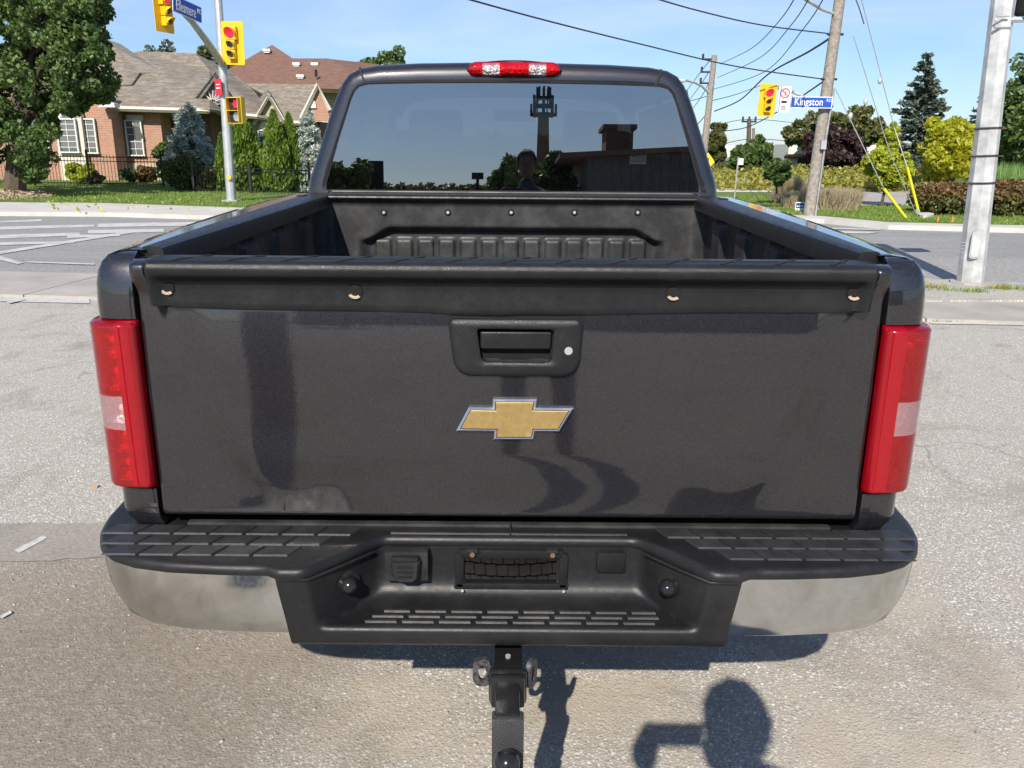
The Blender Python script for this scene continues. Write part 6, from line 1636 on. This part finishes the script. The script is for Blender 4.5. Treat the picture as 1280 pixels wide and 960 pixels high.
bm = BM(); tube(bm, [(a.x, a.y, 0), (a.x, a.y, b.z)], [.95, .6], 14); obj('shaft', bm, 'dark_brick', tw, 40)
for py, r_ in ((145, 1.35), (134, 1.0), (124, .7)):
    z_ = V(681, py, 90).z; bm = BM(); disc(bm, (a.x, a.y, z_), (0, 0, 1), r_, .25, 16); obj('platform', bm, 'matte_black', tw)
    for k in range(8):
        an = k*math.pi/4; bm = BM(); box(bm, (a.x+math.cos(an)*r_, a.y+math.sin(an)*r_, z_+.6), (.25, .25, 1.3)); obj('antenna', bm, 'matte_black', tw)
for dx, zz_ in ((-1.1, 118), (-.7, 116), (.4, 112)):
    z_ = V(681, zz_, 90).z; bm = BM(); tube(bm, [(a.x+dx, a.y, b.z), (a.x+dx, a.y, z_)], .08, 5); obj('whip_antenna', bm, 'matte_black', tw)
for i, (px, py0, hw_, lab) in enumerate(((665, 215, 30, 'dark tree beside the workshop, mirrored at the foot of the tower'), (415, 217, 17, 'dark tree mirrored at the lower left corner of the rear window'), (448, 222, 12, 'small dark tree mirrored near the lower left corner of the rear window'), (700, 205, 18, 'dark tree leaning over the workshop gutter'), (690, 212, 24, 'broad dark tree behind the foot of the mirrored tower'), (630, 218, 16, 'dark tree left of the foot of the mirrored tower'))):
    top = V(px, py0, 34); base = (top.x, top.y, 0); hx = hw_/F*44
    tree('tree', lab, 'tree', base, (top.x, top.y, top.z*.55), (hx*.9, hx*.9, top.z*.5), 50, .55, 5000, .2, 'maple_leaf', r0=.15)
mass_pts = []
for px in np.arange(400, 640, 6):
    q = V(px, 236+1.5*math.sin(px*.1), 60)
    for k in range(3): mass_pts.append((q.x, q.y, q.z*(k+.5)/3, q.z/4+.3))
tag(leafmesh('treeline', quads(scatter(np.array(mass_pts), 9000), 1, .35), 'olive_leaf', None), 'low far tree line mirrored along the foot of the rear window', 'trees', kind='stuff')
for px, py, lab in ((470, 219, 'leaning billboard post mirrored low in the rear window'), (597, 220, 'lamp post with a square head mirrored low in the rear window')):
    q = V(px, py, 36); lt = thing('lamp_post', lab, 'lamp post', (q.x, q.y, 0)); bm = BM(); tube(bm, [(q.x, q.y, 0), (q.x, q.y, q.z)], .08, 6); obj('post', bm, 'matte_black', lt)
    bm = BM(); box(bm, q, (.55 if px > 500 else .7, .2, .3 if px > 500 else 1.3)); obj('lamp_head', bm, 'matte_black', lt)
# added post, out of view, that gives the tailgate its dark mirrored band
ump = pole('added_post', 'thick post added behind the viewer to mirror a dark band in the left half of the tailgate', 'added_post', (-1.42, -1.25, 0), (-1.42, -1.25, 1.38), .13, .13, 'bark', 16)
# parked building bulk behind gives the lower paint something to mirror
# ---- photographer: only the shadow and the mirror image are seen
def skin_body(name, verts, edges, radii, mat, parent, root=0, sub=2):
    me = bpy.data.meshes.new(name); me.from_pydata([tuple(v_) for v_ in verts], edges, []); o = link(name, me, mat, parent, True)
    o.modifiers.new('skin', 'SKIN'); 
    o.modifiers['skin'].use_smooth_shade = True
    for i, r_ in enumerate(radii):
        sv = me.skin_vertices[0].data[i] if me.skin_vertices else None
    return o, me
ph = thing('person', 'person standing behind the viewer holding up a phone, seen only as shadow and mirror image', 'person', (.125, -.37, 0))
HX, HY, HZ = .115, -.26, 1.79
def blob(name, mat, items, parent, sub=1):
    """continuous figure grown from a skeleton with the skin modifier"""
    verts = [i[0] for i in items]; edges = [(i[1], k) for k, i in enumerate(items) if i[1] is not None]
    me = bpy.data.meshes.new(name); me.from_pydata(verts, edges, [])
    o = bpy.data.objects.new(name, me); C.objects.link(o)
    md = o.modifiers.new('skin', 'SKIN'); sb = o.modifiers.new('sub', 'SUBSURF'); sb.levels = sb.render_levels = sub+1
    if not me.skin_vertices:
        bm = bmesh.new(); bm.from_mesh(me); bm.verts.layers.skin.verify(); bm.to_mesh(me); bm.free()
    for k, i in enumerate(items):
        r_ = i[2]; me.skin_vertices[0].data[k].radius = r_ if hasattr(r_, '__len__') else (r_, r_); me.skin_vertices[0].data[k].use_root = (k == 0)
    dg = bpy.context.evaluated_depsgraph_get(); dg.update(); me2 = bpy.data.meshes.new_from_object(o.evaluated_get(dg)); bpy.data.objects.remove(o)
    me2.polygons.foreach_set('use_smooth', [True]*len(me2.polygons)); me2.materials.clear(); return link(name, me2, mat, parent)
bx, by = .125, -.37
hl_, hr_ = Vector((-.078, -.055, 1.538)), Vector((.090, -.055, 1.525))
items = [((bx, by, .98), None, (.17, .12)), ((bx, by, 1.18), 0, (.155, .11)), ((bx, by-.01, 1.38), 1, (.18, .12)), ((bx, by, 1.52), 2, (.13, .09)), ((bx, by+.03, 1.61), 3, .068), ((HX, HY-.01, 1.68), 4, .066),
         ((bx-.19, by, 1.50), 3, .062), ((bx-.29, by+.10, 1.30), 6, .048), ((hl_.x-.02, hl_.y-.06, 1.50), 7, .045),
         ((bx+.16, by+.02, 1.52), 3, .066), ((bx+.17, by+.22, 1.47), 9, .050), ((hr_.x+.03, hr_.y-.03, 1.52), 10, .042),
         ((bx-.10, by, .90), 0, .095), ((bx-.12, by+.02, .50), 12, .062), ((bx-.13, by, .10), 13, .045), ((bx-.13, by+.13, .04), 14, .040),
         ((bx+.10, by, .90), 0, .095), ((bx+.12, by+.03, .50), 16, .062), ((bx+.14, by, .10), 17, .045), ((bx+.15, by+.13, .04), 18, .040)]
blob('body', 'shirt_navy', items, ph)
bm = BM(); bmesh.ops.create_uvsphere(bm, u_segments=24, v_segments=18, radius=1, matrix=Matrix.Translation((HX, HY, HZ))@Matrix.Diagonal((.082, .10, .122, 1)))
for v_ in bm.verts:
    d_ = v_.co-Vector((HX, HY, HZ))
    if d_.z < 0: v_.co.x -= d_.x*.22*(-d_.z/.12)
    if d_.y > .08 and abs(d_.x) < .02 and -.03 < d_.z < .02: v_.co.y += .018
hd = obj('head', bm, 'skin', ph, 60)
bm = BM(); bmesh.ops.create_uvsphere(bm, u_segments=20, v_segments=14, radius=1, matrix=Matrix.Translation((HX, HY-.018, HZ+.018))@Matrix.Diagonal((.096, .108, .118, 1))); bmesh.ops.delete(bm, geom=[v_ for v_ in bm.verts if v_.co.z < HZ-.05 or (v_.co.y > HY+.06 and v_.co.z < HZ+.06)], context='VERTS'); [setattr(v_, 'co', v_.co+(v_.co-Vector((HX, HY, HZ))).normalized()*random.uniform(-.006, .009)) for v_ in bm.verts]; obj('hair', bm, 'hair_dark', hd, 60)
for sx_ in (-1, 1):
    bm = BM(); bmesh.ops.create_uvsphere(bm, u_segments=8, v_segments=6, radius=1, matrix=Matrix.Translation((HX+sx_*.083, HY, HZ-.01))@Matrix.Diagonal((.012, .02, .032, 1))); obj('ear', bm, 'skin', hd, 60)
    bm = BM(); bmesh.ops.create_uvsphere(bm, u_segments=8, v_segments=6, radius=.010, matrix=Matrix.Translation((HX+sx_*.032, HY+.084, HZ+.005))); obj('eye', bm, 'shirt_navy', hd, 60)
for hh_, s_ in ((hl_, -1), (hr_, 1)):
    items = [((hh_.x+s_*.02, hh_.y-.06, 1.50), None, .028), ((hh_.x+s_*.012, hh_.y-.03, 1.53), 0, (.042, .030)), ((hh_.x+s_*.01, hh_.y, 1.55), 1, (.042, .022))]
    for k in range(4):
        z_ = 1.525+k*.018; n0 = len(items)
        items += [((hh_.x+s_*.012, hh_.y+.022, z_), 2, .0085), ((hh_.x+s_*.004, hh_.y+.036, z_+.003), n0, .008), ((hh_.x-s_*.010, hh_.y+.037, z_+.004), n0+1, .007)]
    n0 = len(items); items += [((hh_.x-s_*.002, hh_.y-.01, 1.52), 1, .011), ((hh_.x-s_*.022, hh_.y+.004, 1.535), n0, .009)]
    blob('hand', 'skin', items, ph)
bm = BM(); box(bm, (.004, -.021, 1.548), (.150, .009, .074), bev=.003); fo = obj('phone', bm, 'phone_black'); tag(fo, 'black phone held sideways by the person behind the viewer', 'phone')
